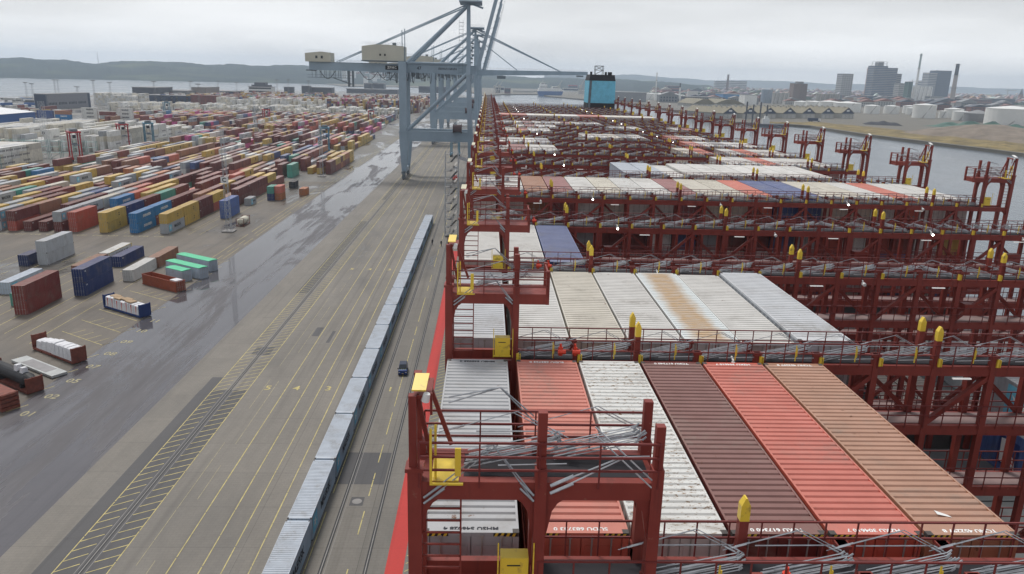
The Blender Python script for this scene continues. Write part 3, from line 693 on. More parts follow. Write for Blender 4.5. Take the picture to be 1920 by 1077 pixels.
# roof numbers of the nearest bay, read from the far end
for c, s, q in ((0, 'MHSU 546028 4', m_lettb), (1, 'SUDU 683733 0', m_lettw), (3, 'TCKU 617340 0', m_lettw), (4, 'HZKU 304610 7', m_lettw), (5, 'TCNU 452297 8', m_lettw)):
    par = [o for o in C.objects if o.get('label', '').endswith(f"top tier, {'quayside wing row' if c == 0 else ORD[c]+' row inward'}, first bay")][0]
    obj('roof_number', text_mesh(s, .21, q, 1, .006), par, (0, .19, 2.884), rz=math.pi)
    obj('roof_number', text_mesh(s, .21, q, 1, .006), par, (0, 12.0, 2.884), rz=math.pi)
    for sx in (-1, 1):
        b = MB(); x = sx*(.87); b.box(x-.3, -.008, 2.785, x+.3, -.002, 2.875, 1)
        for i in range(4): x = sx*.87-.28+.15*i; b.hexa([(x, -.014, 2.786), (x+.07, -.014, 2.786), (x+.07, -.007, 2.786), (x, -.007, 2.786), (x+.04, -.014, 2.874), (x+.11, -.014, 2.874), (x+.11, -.007, 2.874), (x+.04, -.007, 2.874)])
        obj('hazard_stripe', b.mesh('hazard_stripe', [m_yel, m_black]), par)
b = MB(); b.poly([(-.42, .95, 2.896), (-.1, .8, 2.896), (-.15, .92, 2.896), (-.4, 1.15, 2.896)]); obj('torn_sticker', b.mesh('torn_sticker', m_white), [o for o in C.objects if o.get('label', '').startswith('light brown ship container, top tier, fifth row inward, first')][0])

# ------------------------------------------------------------------ the row of grey containers on the quay
for i in range(15):
    y = 56.0+12.58*i
    if y > 240: break
    o = container(-19.72+.02*(i % 3), y, .12, 'bluegrey', H=2.6, tint=1.2, vary=False, letter=True, doors=i < 2,
                  label=f"blue-grey container with black lettering, {ORD[i+1]} in the long row on the quay", group='containers in one row along the quay')
    b = MB(); b.box(-1.1, 0, -.12, -.9, 12.1, 0); obj('skid', b.mesh('skid', m_steel), o); b = MB(); b.box(.9, 0, -.12, 1.1, 12.1, 0); obj('skid', b.mesh('skid', m_steel), o)

# ------------------------------------------------------------------ ship-to-shore cranes
def crane(Y, boom_up=True, labels=True, label=''):
    r_ = empty('quay_crane', (-23, Y, 0), label=label, cat='crane', group='blue-grey gantry cranes along the quay')
    off = Vector((23, 0, 0)); XL, XR = -38.2, -7.8
    def part(nm, b, m=m_crane, p=None):
        return obj(nm, b.mesh(nm, m), p or r_, off if p is None else (0, 0, 0))
    for y in (0, 17):
        b = MB()
        b.hexa([(XL-1.0, y-1, 3.4), (XL+1.1, y-1, 3.4), (XL+1.1, y+1, 3.4), (XL-1.0, y+1, 3.4), (XL-1.9, y-1.1, 17.3), (XL+2.4, y-1.1, 17.3), (XL+2.4, y+1.1, 17.3), (XL-1.9, y+1.1, 17.3)])
        b.box(XL-2.2, y-1.25, 20.9, XL+2.9, y+1.25, 21.3); b.box(XL-1.9, y-1.1, 17.3, XL+1.9, y+1.1, 21.7)
        b.box(XL-1.8, y-1, 21.7, XL+1.4, y+1, 44.8); b.box(XL-2.1, y-1.2, 44.6, XL+1.7, y+1.2, 45.0); b.box(XL-1.9, y-1.1, 45.0, XL+1.5, y+1.1, 52.0)
        part('landside_leg', b)
        b = MB(); b.hexa([(XR-.9, y-.9, 3.4), (XR+.9, y-.9, 3.4), (XR+.9, y+.9, 3.4), (XR-.9, y+.9, 3.4), (XR-1.2, y-1, 20), (XR+.8, y-1, 20), (XR+.8, y+1, 20), (XR-1.2, y+1, 20)])
        b.hexa([(XR-1.2, y-1, 20), (XR+.8, y-1, 20), (XR+.8, y+1, 20), (XR-1.2, y+1, 20), (XR-2.2, y-.8, 47), (XR-.4, y-.8, 47), (XR-.4, y+.8, 47), (XR-2.2, y+.8, 47)])
        yt = 7 if y == 0 else 10; b.hexa([(XR-2.2, y-.8, 47), (XR-.4, y-.8, 47), (XR-.4, y+.8, 47), (XR-2.2, y+.8, 47), (XR-2.3, yt-.7, 78), (XR-.8, yt-.7, 78), (XR-.8, yt+.7, 78), (XR-2.3, yt+.7, 78)])
        part('waterside_leg', b)
        b = MB(); b.box(XL+1.9, y-.9, 17.2, XR-1.0, y+.9, 21.6); b.box(XL+2, y-1.0, 21.6, XR-1.1, y+1.0, 21.75)
        for k in range(5): b.box(XL+4.5+5.6*k, y-1.05, 16.8, XL+4.8+5.6*k, y-.9, 18.2)
        pb = part('portal_beam', b)
        part('portal_railing', rail_mesh(21.75, XL+2, XR-1, ys=(y-1,), hh=(.55, 1.1), n=18))
        b = MB(); b.tube((XL+1.7, y, 22.0), (XR-1.9, y, 47.3), .72, 12); part('diagonal_brace', b)
        b = MB(); b.tube((XL+1.8, y, 51.5), (XR-1.9, yt, 77), .72, 12); part('upper_brace', b)
        b = MB(); b.tube((XL+2, y, 51.6), (XR-1.8, y, 51.6), .5, 10); part('top_tie', b)
    for X, s in ((XL, 1), (XR, 1)):
        b = MB(); b.box(X-.8, -1, 2.6, X+.8, 18, 4.6); part('sill_beam', b)
        b = MB(); b.box(X-.7, 0, 45.2, X+.7, 17, 47.2); part('cross_beam', b)
        for y in (-2.5, 17):
            b = MB()
            for k in range(4): b.box(X-.55, y-2.2+1.5*k, .5, X+.55, y-.9+1.5*k, 1.6)
            b.box(X-.5, y-2.0, 1.6, X+.5, y+3.4, 2.7); b.box(X-.9, y-1.2, 2.6, X+.9, y+1.2, 3.6)
            bg_ = part('bogie', b, m_craned)
            b = MB()
            for k in range(8): b.tube((X-.2, y-1.9+.75*k, .36), (X+.2, y-1.9+.75*k, .36), .34, 10)
            part('wheels', b, m_black)
    for y in (5.4, 11.6):
        b = MB(); b.box(-80.8, y-.75, 47.5, XR+2.2, y+.75, 50.9); b.box(-80.8, y-1.0, 50.9, XR+2.2, y+1.0, 51.02); b.box(-80.8, y-1.0, 47.38, XR+2.2, y+1.0, 47.5); g = part('main_girder', b)
        part('girder_railing', rail_mesh(51.0, -80.5, -40, ys=(y-.9,), hh=(.55, 1.1), n=26), m_galv)
        if y == 5.4 and labels:
            for s, x, sz, m in (('47', -31.4, 2.0, m_lettb), ('ÅRHUS HAVN', -18.6, 1.35, m_lettb)):
                obj('lettering', text_mesh(s, sz, m, 1, .03), g, (x, y-.78, 49.3), rot=(R(90), 0, 0))
            b = MB(); b.box(-46.6, y-.80, 48.3, -40.6, y-.76, 50.2); pl = obj('name_plate', b.mesh('name_plate', m_black), g)
            obj('lettering', text_mesh('ZPMC', 1.5, m_lettw, 1.1, .03), pl, (-43.6, y-.83, 49.25), rot=(R(90), 0, 0))
    for x in range(-80, -6, 8):
        b = MB(); b.box(x, 4.8, 47.7, x+.6, 12.2, 48.6); part('girder_tie', b)
    hp = obj('machinery_house', None, r_, off+Vector((-47.3, 8.5, 51.6)))
    b = MB(); b.prism([(-9.3, .6), (-9.3, 6.6), (-3, 7.5), (3, 7.4), (9.3, 6.9), (9.3, .6)], -6.5, 6.5); obj('house_wall', b.mesh('house_wall', m_beige), hp)
    b = MB(); b.box(-9.6, -6.9, .2, 9.7, 6.9, .6); obj('house_floor', b.mesh('house_floor', m_craned), hp)
    for x in (-5.6, -1.2, .9, 4.6, 7.0):
        b = MB(); b.box(x-.3, -6.6, 2.6, x+.4, -6.5, 3.5); obj('vent', b.mesh('vent', m_black if x in (-1.2, .9) else m_beige), hp)
    b = MB(); b.box(3.8, -2, 7.3, 5.4, 0, 8.5); obj('fan_box', b.mesh('fan_box', m_craned), hp)
    obj('house_railing', rail_mesh(7.3, -9, 9, ys=(-6.2, 6.2), hh=(.6, 1.1), n=14).mesh('house_railing', m_galv), hp)
    b = MB(); b.prism([(-82.2, 51.0), (-82.2, 54.6), (-75, 55.4), (-70.8, 55.0), (-70.8, 51.0)], 3.5, 12.5); cb = part('electrical_cabin', b, m_beige)
    for x in (-77.6, -75.2): b = MB(); b.box(x, 3.44, 52.4, x+1, 3.5, 53.6); obj('window', b.mesh('window', m_glass), cb)
    part('cabin_railing', rail_mesh(55, -82, -71, ys=(3.7,), hh=(.6, 1.1), n=10), m_galv)
    b = MB()
    for k in range(8): x = -79.5+2.1*k; b.box(x, 4, 44.2, x+.16, 4.16, 47.4); b.box(x, 11, 44.2, x+.16, 11.16, 47.4)
    b.box(-81.5, 3.6, 44.1, -62, 4.4, 44.3); b.box(-81.5, 3.6, 45.3, -62, 3.7, 45.4); b.box(-82, 3.6, 47.0, -79, 12, 47.5); b.box(-63.5, 4, 40.4, -62.6, 5, 47.4); b.box(-61.6, 4, 40.4, -60.8, 5, 47.4); b.bar((-70, 4, 44.2), (-62, 4.5, 41.5), .4)
    part('service_platform', b, m_craned)
    b = MB()
    for x0, x1 in ((-58, -50), (-50, -42), (-76, -69)) : b.path([(x0+(x1-x0)*k/8, 4.2, 47.3-3.6*math.sin(math.pi*k/8)) for k in range(9)], .13, 4)
    for k in range(9): x = -47+2.6*k; b.path([(x+1.1*j/4-.5, 4.4, 47.2-(2.6+(k % 3))*math.sin(math.pi*j/4)) for j in range(5)], .1, 4)
    part('festoon_cable', b, m_black)
    b = MB()
    for x in (-46, -40, -35, -33): b.box(x, 4.5, 44.6+(x % 3), x+1.6, 6, 47.4)
    part('trolley', b, m_craned)
    b = MB(); b.box(XR-5.5, -1.5, 77.8, XR+4.5, 18, 78.4); b.bar((XR-1, 8.5, 78), (XR+5, 8.5, 76), .8); part('apex_platform', b)
    part('apex_railing', rail_mesh(78.4, XR-5.5, XR+4.5, ys=(-1.4, 17.9), hh=(.6, 1.1, 1.6), n=10), m_craned)
    for z in (0, 1):
        b = MB(); b.tube((XR-2.5, 7, 77.3-z*.9), (-68.5, 5.4, 51.2), .17, 6); b.tube((XR-2.5, 10, 77.3-z*.9), (-68.5, 11.6, 51.2), .17, 6); part('back_stay', b)
    b = MB(); b.tube((XL+.4, 5.4, 51), (XL+.4, 5.4, 66.2), .2, 6); b.tube((XL-.8, 5.4, 51), (XL-.8, 5.4, 65.6), .2, 6); part('stay_post', b)
    b = MB(); b.box(XR-3.7, -1.9, 47, XR-3.6, -1.8, 70); b.box(XR-5.4, -1.9, 47, XR-5.3, -1.8, 70)
    for k in range(15): b.box(XR-5.4, -2.0, 48+1.5*k, XR-3.4, -.9, 48.1+1.5*k)
    part('stair_tower', b, m_craned)
    b = MB(); b.tube((XR-7.8, -2.0, 23.4), (XR-4.0, -2.0, 23.4), 1.75, 16); b.tube((XR-7.9, -2, 23.4), (XR-7.7, -2, 23.4), 2.2, 16); b.tube((XR-4.1, -2, 23.4), (XR-3.9, -2, 23.4), 2.2, 16); part('cable_drum', b, plain('drum_brown_'+str(int(Y)), (.11, .07, .07)))
    b = MB()
    for k in range(9 if labels else 2): a = 47+1.7*k; b.box(XR-.4+.12*(k % 3), 6+(k*5) % 6, a, XR+.5+.2*(k % 3), 7.3+(k*5) % 6, a+.6)
    part('hoist_machinery', b, m_craned)
    if boom_up:
        for y in (5.4, 11.6):
            b = MB(); b.bar((XR+2.8, y, 49.5), (XR+19.2, y, 112), 1.5, 3.3); p_ = part('boom_girder', b)
            b = MB()
            for k in range(24):
                t = k/24; x = XR+2.8+16.4*t; z = 49.5+62.5*t; b.box(x+1.7, y-.9, z, x+2.7, y-.8, z+.12)
            b.bar((XR+5.4, y-.85, 49.2), (XR+21.6, y-.85, 111), .1); part('boom_walkway', b, m_craned)
        for k in range(1, 8):
            b = MB(); t = k/8; b.bar((XR+2.8+16.4*t, 5.4, 49.5+62.5*t), (XR+2.8+16.4*t, 11.6, 49.5+62.5*t), .7); part('boom_tie', b)
        b = MB(); b.tube((XR-1, 7, 77), (XR+10, 5.4, 84), .18, 6); part('fore_stay', b)
        if labels: obj('lettering', text_mesh('~46,1m', 1.5, m_lettb, 1, .03), r_, off+Vector((XR+9.2, 4.55, 74.5)), rot=(R(90), R(-75), 0))
    else:
        for y in (5.4, 11.6):
            b = MB(); b.hexa([(XR+2.2, y-.75, 47.0), (69, y-.75, 49.2), (69, y+.75, 49.2), (XR+2.2, y+.75, 47.0), (XR+2.2, y-.75, 50.9), (69, y-.75, 51.4), (69, y+.75, 51.4), (XR+2.2, y+.75, 50.9)]); part('boom_girder', b)
            part('boom_railing', rail_mesh(51.2, XR+3, 68, ys=(y,), hh=(.6, 1.2), n=34), m_galv)
            for d_ in (0, 1.3):
                b = MB(); b.tube((XR-1, y, 77.6-d_), (50, y, 51.2), .26, 6); part('fore_stay', b)
            b = MB(); b.tube((XR-1, y, 72), (20, y, 51.2), .22, 6); part('fore_stay', b)
        b = MB(); b.box(6, 4, 45.2, 12, 13, 47.2); part('trolley', b, m_craned)
        b = MB(); b.box(62, 4, 47.8, 66, 13, 48.8); part('boom_end_platform', b, m_craned)
    return r_
crane(353.5, True, True, 'nearest blue-grey quay crane numbered 47 with its boom raised')
crane(541, False, False, 'second blue-grey quay crane along the quay, boom lowered over the ship')
crane(633, True, False, 'third blue-grey quay crane along the quay, boom raised')
crane(745, True, False, 'fourth blue-grey quay crane along the quay, boom raised')
crane(905, True, False, 'farthest blue-grey quay crane along the quay, boom raised')

# ------------------------------------------------------------------ straddle carriers
def straddle(x, y, rz, col, label, spread=8.):
    m = col; r_ = empty('straddle_carrier', (x, y, 0), rz, label, 'straddle carrier', 'straddle carriers between the stacks')
    for sx in (-1, 1):
        for k in range(2):
            b = MB(); y0 = -3.6+k*6.0
            b.box(sx*2.25-.28, y0, 1.6, sx*2.25+.28, y0+.75, 14.0); b.box(sx*2.25-.4, y0-.3, 12.6, sx*2.25+.4, y0+1.1, 13.0); obj('leg', b.mesh('leg', m), r_)
        b = MB(); b.box(sx*2.25-.42, -4.7, 1.1, sx*2.25+.42, 4.4, 2.2); obj('side_beam', b.mesh('side_beam', m), r_)
        for k in range(4):
            b = MB(); b.tube((sx*2.25-.3, -3.8+2.4*k, .75), (sx*2.25+.3, -3.8+2.4*k, .75), .75, 12); obj('wheel', b.mesh('wheel', m_black), r_)
        b = MB(); b.box(sx*2.25-.5, -4.4, 14.0, sx*2.25+.5, 3.6, 14.8); obj('top_beam', b.mesh('top_beam', m), r_)
    for y0 in (-3.9, 2.6):
        b = MB(); b.box(-2, y0, 14.1, 2, y0+.8, 14.7); obj('cross_beam', b.mesh('cross_beam', m), r_)
    b = MB(); b.box(-1.2, -2.6, 14.7, 1.4, 2.0, 15.9); b.tube((-1.9, -.6, 15.1), (1.9, -.6, 15.1), .5, 10); obj('engine_housing', b.mesh('engine_housing', m_craned), r_)
    b = MB(); b.box(-1.7, -5.6, 11.4, .1, -3.9, 13.6); cb = obj('cabin', b.mesh('cabin', m_white), r_)
    b = MB(); b.box(-1.6, -5.64, 11.7, 0, -5.6, 13.3); obj('window', b.mesh('cab_window', m_glass), cb)
    b = MB(); b.box(-1.25, -5.0, spread, 1.25, 5.0, spread+.35); b.box(-1.0, -1, spread+.3, 1.0, 1, spread+.9); obj('spreader', b.mesh('spreader', m_craned), r_)
    b = MB()
    for sx in (-.9, .9):
        for yy in (-.8, .8): b.tube((sx, yy, spread+.8), (sx, yy, 14.2), .06, 4)
    obj('hoist_rope', b.mesh('hoist_rope', m_black), r_)
    return r_
mr, mb_ = plain('carrier_red', (.38, .025, .03), .4), plain('carrier_blue', (.10, .24, .33), .4)
straddle(-208.0, 394, R(38), mr, 'red straddle carrier nearest the camera, on the lane left of the container rows')
straddle(-212, 455, R(38), mr, 'red straddle carrier in front of the white stacks, beside a blue one')
straddle(-203.5, 470, R(30), mb_, 'pale blue straddle carrier in front of the white stacks, beside a red one')
straddle(-98, 468, R(15), mb_, 'blue straddle carrier near the quay road, over yellow containers')
straddle(-190, 672, R(30), mr, 'red straddle carrier in the middle of the yard')
straddle(-308, 756, R(35), mb_, 'pale blue straddle carrier at the far edge of the white stacks')
straddle(-103, 690, R(10), mr, 'red straddle carrier seen between the legs of the nearest crane')
straddle(-19, 458, R(-5), mb_, 'straddle carrier parked on the quay under the nearest crane')

# ------------------------------------------------------------------ container blocks of the yard
PAL = ['maroon']*30+['darkred']*20+['brown']*12+['yellow']*24+['grey']*13+['bluegrey']*3+['white']*6+['red']*2+['salmon']*3+['navy']*5+['blue']*2+['teal']*2+['orange']*3+['sky']*1+['cream']*5
rows = {2: [('grey', 'yellow'), ('yellow', 'yellow'), ('maroon', 'maroon'), ('red', 'yellow'), ('brown', None), ('darkred', 'maroon'), ('maroon', 'maroon'), ('darkred', 'yellow'), ('darkred', None)],
        4: [('sky', 'sky'), ('darkred', 'sky'), ('maroon', 'maroon'), ('maroon', 'maroon'), ('yellow', None), ('yellow', None), ('salmon', None), ('brown', 'salmon'), ('darkred', 'yellow')],
        6: [('yellow', 'yellow'), ('navy', 'navy'), ('maroon', 'maroon'), ('maroon', 'teal'), ('darkred', 'maroon'), ('salmon', None), ('maroon', 'maroon'), ('darkred', 'darkred'), ('brown', None)],
        8: [('red', 'red'), ('white', None), ('darkred', 'sky'), ('salmon', 'salmon'), ('yellow', 'yellow'), ('yellow', 'yellow'), ('teal', 'maroon'), ('maroon', 'maroon'), ('darkred', 'maroon')],
        9: [('maroon', 'grey'), ('maroon', 'grey'), ('cream', 'cream'), ('maroon', 'grey'), ('yellow', 'red')],
        10: [('maroon', None), ('maroon', 'maroon'), ('yellow', 'maroon'), ('grey', 'white')], 11: [('maroon', None), ('darkred', None), ('grey', 'grey'), ('blue', 'blue')],
        12: [('red', 'maroon'), ('brown', 'brown'), ('maroon', 'yellow'), ('cream', 'grey')], 13: [('grey', 'grey'), ('maroon', 'yellow'), ('brown', 'maroon')],
        14: [('yellow', 'yellow'), ('grey', 'grey')], 5: [(None, None), ('maroon', None), (None, None), ('maroon', None), ('yellow', None)],
        1: [(None, None)]*4+[('maroon', 'maroon'), ('maroon', 'maroon'), ('darkred', 'maroon'), ('darkred', 'yellow'), ('darkred', None)], 3: [(None, None)]*3+[('red', 'brown'), ('maroon', 'maroon'), ('yellow', 'yellow'), ('maroon', 'maroon'), ('brown', None), ('yellow', None)], 7: [(None, None), (None, None), ('maroon', None), ('yellow', 'yellow'), ('maroon', 'yellow'), ('grey', None)]}
rr = random.Random(5); NIND = 0
for j in range(1, 27):
    x = -86.0-4.32*j
    for k in range(9):
        y = 219.7+12.6*k
        if x < -.665*(y+12): continue
        if j in rows and k < len(rows[j]): pr_ = rows[j][k]
        else:
            q = rr.random(); pr_ = (None, None) if q < (.5 if j in (1, 3, 5, 7) else .08) else ((rr.choice(PAL), None) if q < .5 else (rr.choice(PAL), rr.choice(PAL)))
            if pr_[1] and rr.random() < .4: pr_ = (pr_[0], pr_[0])
        for t, c in enumerate(pr_):
            if not c: continue
            tier = 'upper' if t else ('lower' if pr_[1] else 'ground')
            if (y < 312 and NIND < 158 and (t == 1 or pr_[1] is None or y < 250)):
                NIND += 1
                container(x, y, 2.9*t, c, H=2.88, letter=True, doors=y < 290, fine=y < 260, group='containers in the nearest yard block',
                          label=f"{NICE[c]} container {tier} tier, {ORD[j]} row from the road, {ORD[k+1]} from the front")
            else: stowed(x, y, 2.9*t, c)
def fill(x0, x1, y0, y1, pal, hmin, hmax, seed, pitch=4.32, step=12.7, gap=.1, H=2.9, same=.45, skew=0.):
    r_ = random.Random(seed); n = int((x1-x0)/pitch)
    for j in range(n+1):
        x = x1-pitch*j; h = r_.randint(hmin, hmax); base = r_.choice(pal)
        for k in range(int((y1-y0)/step)):
            y = y0+step*k
            if r_.random() < gap: continue
            if r_.random() < .35: h = r_.randint(hmin, hmax)
            if r_.random() < .22: base = r_.choice(pal)
            col = base if r_.random() < .8 else r_.choice(pal)
            two = r_.random() < .12
            for t in range(h):
                c = col if r_.random() < same else r_.choice(pal)
                if two: stowed(x, y, H*t, c, 2.88, 6.06); stowed(x, y+6.2, H*t, r_.choice(pal), 2.88, 6.06)
                else: stowed(x, y, H*t, c, 2.88)
FARP = PAL+['magenta']*7+['white']*6
WH = ['white']*10+['cream']*7+['grey']
fill(-197, -90.3, 347, 461, PAL, 1, 2, 11)
fill(-86.5, -76, 362, 461, ['darkred', 'maroon', 'yellow', 'orange'], 1, 2, 12, gap=.25)
fill(-200, -86, 476, 590, FARP, 1, 2, 13)
fill(-205, -95, 604, 712, FARP, 1, 3, 14, gap=.08)
fill(-320, -215, 620, 745, FARP, 1, 3, 15)
fill(-325, -100, 728, 842, FARP, 1, 2, 16)
fill(-327, -213, 438, 545, WH, 2, 4, 17, gap=.06)
fill(-327, -213, 555, 595, WH, 1, 2, 37, gap=.2)
fill(-420, -100, 866, 930, WH, 1, 3, 18, pitch=3.6, gap=.1)
fill(-300, -90, 985, 1060, FARP+WH, 3, 5, 19, pitch=2.6, gap=.12)
fill(-378, -322, 1002, 1016, ['maroon', 'darkred', 'maroon'], 5, 5, 20, pitch=2.5, gap=0)
fill(-330, -200, 950, 978, WH, 3, 5, 21, pitch=2.7, gap=.3)
fill(-520, -80, 1090, 1420, FARP+WH, 2, 4, 22, pitch=7, gap=.2)
fill(-490, -440, 985, 1030, WH, 4, 5, 23, pitch=2.6, gap=.02)
fill(-560, -430, 700, 830, PAL+WH, 1, 2, 25, pitch=11, gap=.4)
# ---- a wall of boxes lying across the view, each stack seen from its long side
WALL = [(-352, ('blue', 'navy', 'blue', 'blue')), (-338.5, ('sky', 'sky', 'sky', 'brown')), (-318, ('white', 'white', 'white', 'white', 'white')), (-304.5, ('blue', 'red', 'grey', 'maroon')), (-291, ('white', 'white', 'white', 'white', 'white'))]
for i, (x, cs) in enumerate(WALL):
    for t, c in enumerate(cs):
        y = 628+.9*(i)
        o = obj('shipping_container', container_mesh(12.19, 2.89, None, False), loc=(x+12.19-6, y+1.2, 2.9*t), rz=R(90), color=COL[c], cat='container', group='wall of stacked containers seen side-on',
                label=f"{NICE[c]} container, {ORD[t+1]} from the ground in the {ORD[i+1]} stack of the side-on wall")
        s = {'white': 'MAERSK', 'grey': 'MAERSK', 'sky': 'EIMSKIP'}.get(c)
        if s: obj('lettering', text_mesh(s, 1.5, m_lettb if c != 'sky' else m_lettw, 1, .05), o, (-1.225, 5.4, 1.5), rot=(R(90), 0, R(-90)))

# ------------------------------------------------------------------ foreground yard, boxes square to the quay
FG = 'containers standing alone in the front yard'
for x, y, cs, lab in ((-90.3, 142.0, ('darkred', 'darkred'), 'dark red container of the {t} tier in the leftmost tall pair of the front yard'),
                      (-85.9, 155.2, ('navy', 'navy'), 'navy blue container of the {t} tier in the tall blue pair of the front yard'),
                      (-107.8, 181.0, ('grey', 'grey'), 'grey white container of the {t} tier in the pair beside the small navy box')):
    for t, c in enumerate(cs): container(x, y, 2.9*t, c, H=2.88, letter=c == 'navy', tint=1.2 if c == 'grey' else 1, label=lab.format(t=('lower', 'upper')[t]), group=FG)
for x, y, c, Lc, lt, tn, lab in ((-94.3, 147.5, 'teal', 12.19, 0, 1, 'single teal container behind the tall dark red pair'), (-101.4, 155.5, 'bluegrey', 12.19, 1, 1.25, 'single pale grey container at the left edge behind the teal one'),
              (-94.3, 170.5, 'brown', 12.19, 0, .8, 'single brown red container behind the teal one, before the lettered white one'), (-94.3, 183.3, 'white', 12.19, 0, 1.1, 'white container with yellow frame and black FAROE SHIP lettering'),
              (-89.8, 180.0, 'navy', 12.19, 1, 1, 'single navy blue container behind the tall blue pair'), (-81.4, 167.3, 'white', 12.19, 0, 1.05, 'single white container standing behind the open-top box'),
              (-81.1, 180.0, 'brown', 12.19, 0, .8, 'single brown red container directly behind the single white one'), (-111.6, 179.7, 'navy', 6.06, 0, .7, 'short dark navy container left of the grey white pair'),
              (-86.0, 270.5, 'grey', 6.06, 1, 1, 'short grey container with black lettering at the corner of the near yard block'), (-72.8, 296.2, 'orange', 6.06, 0, 1, 'short orange brown container alone near the wet road'),
              (-81.5, 315.2, 'black', 6.06, 0, 1, 'short black container alone near the end of the near yard block')):
    o = container(x, y, 0, c, Lc=Lc, H=2.6, letter=bool(lt), tint=tn, label=lab, group=FG)
    if 'FAROE' in lab:
        obj('lettering', text_mesh('FAROE SHIP', 1.25, m_lettb, 1, .02), o, (1.223, 6.9, 1.35), rot=SIDE); b = MB(); q = MB()
        for z0, z1 in ((0, .16), (2.46, 2.6)): b.box(1.222, 0, z0, 1.228, 12.19, z1)
        for y0 in (0, 12.0): b.box(1.222, y0, .16, 1.228, y0+.19, 2.46)
        obj('yellow_edge', b.mesh('yellow_edge', m_yel), o)
for t, c in enumerate(('blue', 'blue')): container(-85.9, 245.0, 2.9*t, c, H=2.88, Lc=12.19, label=f"faded blue container, {('lower', 'upper')[t]} of the pair beside the tank container", group=FG, tint=1.5)
for t, c in enumerate(('navy', 'teal')): container(-81.3, 282.6, 2.6*t, c, Lc=6.06, label=f"short {NICE[c]} container in the two-high stack near the wet road", group=FG)
for t, c in enumerate(('orange', 'salmon')): container(-81.3+2.5, 283.6, 2.6*t, c, Lc=6.06, label=f"short {NICE[c]} container right of the teal and navy stack", group=FG)
container(-81.3, 289.5, 0, 'teal', Lc=6.06, label='short teal container behind the teal and navy stack', group=FG)

ANG = R(56.5); AX = Vector((math.cos(ANG), math.sin(ANG))); AY = Vector((-math.sin(ANG), math.cos(ANG)))
def slant(x, y): return (x+AX.x*1.22, y+AX.y*1.22)
def flat_rack(x, y, m, label, ends=True, Lc=12.0, hend=2.1):
    cx, cyy = slant(x, y); r_ = empty('flat_rack', (cx, cyy, 0), ANG, label, 'flat rack', 'flat racks parked in the slanted bays')
    b = MB(); b.box(-1.2, 0, .12, 1.2, Lc, .5); 
    for k in range(12): b.box(-1.22, .5+k, .2, 1.22, .6+k, .46)
    obj('platform', b.mesh('platform', m), r_)
    if ends:
        for y0 in (0, Lc-.15):
            b = MB(); b.box(-1.2, y0, .5, 1.2, y0+.14, .5+hend); b.box(-1.22, y0-.03, .5, -1.05, y0+.18, .6+hend); b.box(1.05, y0-.03, .5, 1.22, y0+.18, .6+hend); obj('end_wall', b.mesh('end_wall', m), r_)
    return r_
m_rackred = plain('rack_red_brown', (.19, .055, .035), .6, 0, .3, 2); m_racknavy = plain('rack_navy', (.02, .045, .16), .5)
m_wrap = plain('white_wrapping', (.66, .66, .68), .45, 0, .12, 2); m_wood = plain('timber', (.36, .25, .15), .7, 0, .2, 3)
def cargo(name, parent_xy, y0, y1, w_, h0, h1, m, n, label, bumpy=.12, seed=1, strap=None):
    cx, cyy = parent_xy; r_ = empty(name, (cx, cyy, .5), ANG, label, 'cargo'); q = random.Random(seed); st = (y1-y0)/n
    for k in range(n):
        b = MB(); a = y0+st*k+.03; c = y0+st*(k+1)-.03; h = h1+q.uniform(-bumpy, bumpy)
        b.hexa([(-w_, a, 0), (w_, a, 0), (w_, c, 0), (-w_, c, 0), (-w_+.12, a+.06, h), (w_-.12, a+.06, h+q.uniform(-.05, .05)), (w_-.12, c-.06, h), (-w_+.12, c-.06, h)])
        b.hexa([(-w_+.12, a+.06, h), (w_-.12, a+.06, h), (w_-.12, c-.06, h), (-w_+.12, c-.06, h), (-w_+.4, a+.1, h+.14), (w_-.4, a+.1, h+.14), (w_-.4, c-.1, h+.14), (-w_+.4, c-.1, h+.14)])
        o = obj('wrapped_bale', b.mesh('wrapped_bale', m), r_)
        if strap: b = MB(); b.box(-w_-.01, (a+c)/2-.03, 0, w_+.01, (a+c)/2+.03, .02+h*.98); obj('strap', b.mesh('strap', strap), r_)
    return r_
flat_rack(-66.1, 140.7, m_racknavy, 'navy flat rack loaded with white wrapped bales and a timber top')
cargo('bale_row', slant(-66.1, 140.7), .5, 11.4, 1.12, 0, 1.75, m_wrap, 7, 'row of white wrapped bales strapped on the navy flat rack', seed=3, strap=m_orange)
cx, cyy = slant(-66.1, 140.7)
for k in range(4):
    b = MB(); b.box(-.9+.45*(k % 2), 3.0+1.9*k, 2.42+.0*k, .5+.4*(k % 2), 5.0+1.9*k, 2.62); obj('timber_board_stack', b.mesh('timber', m_wood), None, (cx, cyy, 0), ANG, label=f'brown boards on the bales of the navy flat rack, {ORD[k+1]} pile from the road', cat='boards')
flat_rack(-66.2, 116.4, m_rackred, 'red-brown flat rack loaded with lumpy white tarpaulin bundles')
cargo('bundle_row', slant(-66.2, 116.4), .4, 6.4, 1.1, 0, 1.9, m_wrap, 5, 'front row of white tarpaulin bundles on the red-brown flat rack', .05, 5)
cargo('bundle_row', slant(-66.2, 116.4), 6.5, 11.2, 1.0, 0, 1.55, m_wrap, 3, 'rear white tarpaulin bundles with machine parts on the red-brown flat rack', .3, 6)
r_ = flat_rack(-66.2, 110.4, plain('grey_plate', (.42, .43, .42), .5), 'empty low grey platform beside the bundle-laden rack', ends=False)
b = MB(); b.box(-.9, 2.4, .5, .9, 9.6, .52); obj('deck_board', b.mesh('deck_board', plain('deck_board_grey', (.25, .24, .24))), r_)
flat_rack(-66.4, 104.3, m_rackred, 'red-brown flat rack carrying a long black cylinder', hend=1.9)
